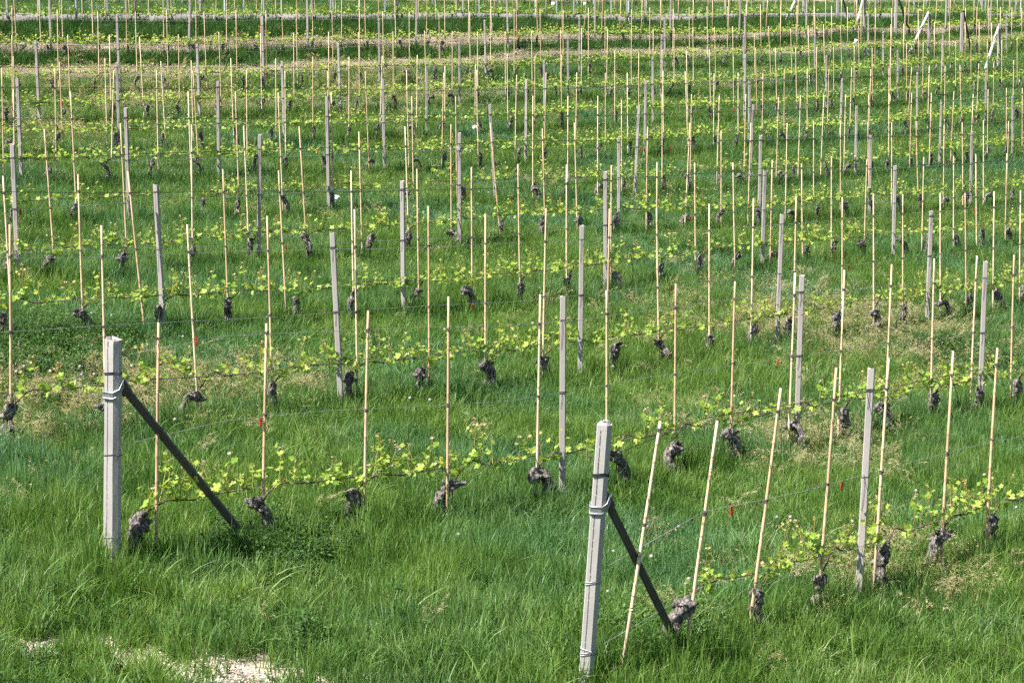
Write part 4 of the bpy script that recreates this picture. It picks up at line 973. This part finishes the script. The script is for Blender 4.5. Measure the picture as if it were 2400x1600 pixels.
# broad weeds
WP = [(620, 1262, .55), (700, 1255, .6), (780, 1290, .5), (560, 1300, .35), (690, 1320, .4), (60, 830, 1.3), (150, 800, 1.2), (20, 790, .9), (1570, 1470, .45), (1500, 1500, .4), (720, 1510, .16), (2250, 830, .9), (1670, 585, .8)]
wd = np.zeros(len(XY))
for x, y, r in WP:
    g = ground_px(x, y+12); q = ((XY[:, 0]-g[0])/r)**2+((XY[:, 1]-g[1])/(r*1.6))**2; wd = np.maximum(wd, np.exp(-q*1.3))
wd = np.clip(wd*.85+np.exp(-((KK-333)/6)**2)*.5*(vnoise(XY, .8, 22) > .45)+np.exp(-((KK-309)/3)**2)*.25+.035+np.exp(-(dk/2)**2)*.10, 0, 1)*(1-rd)*(1-.8*st)*(1-.6*ba); mw = (rng.uniform(size=len(XY)) < wd) & (rd < .01)
cloud('weeds', [weeds(i, 80) for i in range(5)], np.column_stack([XY[mw], Z[mw]+.0]), rng.integers(0, 5, mw.sum()), SCL[mw]**.7*rng.uniform(.8, 1.25, mw.sum()), lean=.15, zs=SCL[mw]**.7*(1+.7*(wd[mw] > .4)), label='dark green broadleaved weeds and clover growing among the grass', cat='weeds')
# mown straw between the far rows
q = scatter(48, 118, 22, 3); qk = Kof(q); s2 = straw(q, qk); ms = (rng.uniform(size=len(q)) < s2*.95) & (road(qk) < .01)
q = q[ms]; cloud('straw_litter', [straws(i, 70, .26) for i in range(4)], np.column_stack([q, Gv(q)]), rng.integers(0, 4, len(q)), rng.uniform(1.2, 1.8, len(q)), lean=.05, label='pale mown straw lying in strips between the far vine rows', cat='straw')
# long coarse blades by the front post and scattered
q = scatter(10, 30, 5, 2); g = ground_px(1420, 1540); g2 = ground_px(1560, 1500); g3 = ground_px(260, 1390)
ext = [np.column_stack([rng.normal(c[0], r_, n), rng.normal(c[1], r_*1.3, n)]) for c, r_, n in ((g, .22, 90), (g2, .28, 110), (g3, .4, 60))]
q = np.concatenate([q[bare(q) < .2]]+ext); me_ = [clump_obj('t', *blades(14, .07, .28, .50, .015, .9, 90+i, seg=5, tl=.1, th=.75), M['grass']) for i in range(4)]
cloud('coarse_grass', me_, np.column_stack([q, Gv(q)]), rng.integers(0, 4, len(q)), rng.uniform(.6, 1.05, len(q)), lean=.15, label='tufts of long broad arching grass blades, thickest round the nearest post', cat='grass')
# small stones on the bare patch
def stone_obj(i):
    r = np.random.default_rng(i); V = []; 
    for z, q in ((-.3, .6), (.1, 1), (.5, .75)):
        for j in range(6): a = j*math.pi/3; V.append((q*math.cos(a)*r.uniform(.8, 1.1), q*math.sin(a)*r.uniform(.6, .9), z*r.uniform(.7, 1)))
    V.append((0, 0, .6)); Fc = [(a*6+j, a*6+(j+1) % 6, (a+1)*6+(j+1) % 6, (a+1)*6+j) for a in range(2) for j in range(6)]+[(12+j, 12+(j+1) % 6, 18) for j in range(6)]
    me = mesh_np('stone', np.array(V)*.011, Fc, [M['gravel']]); return bpy.data.objects.new('stone', me)
M['gravel'] = solidmat('gravel_stone', [(.3, (.42, .35, .27)), (.7, (.72, .66, .58))], 3, .9, rnd=.7)
q = np.column_stack([rng.uniform(-3.6, -.2, 16000), rng.uniform(12.2, 14.8, 16000)]); q = q[rng.uniform(size=len(q)) < bare(q)]
cloud('gravel', [stone_obj(i) for i in range(3)], np.column_stack([q, Gv(q)+.002]), rng.integers(0, 3, len(q)), rng.uniform(.35, 1.3, len(q)), lean=.3, label='pale crushed gravel on the bare patch at bottom left', cat='gravel')

# ------------------------------------------------------------------ camera, light, world
cam = bpy.data.cameras.new('camera'); co = bpy.data.objects.new('camera', cam); C.objects.link(co)
cam.sensor_width = 36; cam.lens = 36*F/2400; cam.clip_start = .5; cam.clip_end = 3000; co.location = (0, 0, 0); co.rotation_euler = (math.pi/2-PIT, 0, 0); SC.camera = co
EL = math.radians(56); AZ = math.radians(237)      # azimuth clockwise from +Y: sun at the left, a little behind the camera
s = Vector((math.sin(AZ)*math.cos(EL), math.cos(AZ)*math.cos(EL), math.sin(EL)))
sun = bpy.data.lights.new('sun', 'SUN'); sun.energy = 5.0; sun.angle = math.radians(.5); sun.color = (1, .955, .88)
so = bpy.data.objects.new('sun', sun); C.objects.link(so); so.rotation_euler = s.to_track_quat('Z', 'Y').to_euler(); so.location = (0, 0, 30)
w = bpy.data.worlds.new('World'); SC.world = w; w.use_nodes = True; nt = w.node_tree; bg = nt.nodes['Background']
sky = nt.nodes.new('ShaderNodeTexSky'); sky.sky_type = 'NISHITA'; sky.sun_disc = False; sky.sun_elevation = EL; sky.sun_rotation = AZ
nt.links.new(sky.outputs[0], bg.inputs[0]); bg.inputs[1].default_value = .05
SC.view_settings.view_transform = 'Standard'; SC.view_settings.look = 'None'; SC.view_settings.exposure = 1.15; SC.view_settings.gamma = 1
SC.render.engine = 'CYCLES'; cy = SC.cycles; cy.max_bounces = 4; cy.diffuse_bounces = 2; cy.transmission_bounces = 2; cy.glossy_bounces = 2; cy.use_denoising = False; cy.use_adaptive_sampling = True; cy.adaptive_threshold = .06; cy.adaptive_min_samples = 20
print('COUNTS canes', len(canes), 'posts', len(posts), 'vines', len(vines), 'grass', int(m.sum()), 'brome', int(mb_.sum()), 'weeds', int(mw.sum()))
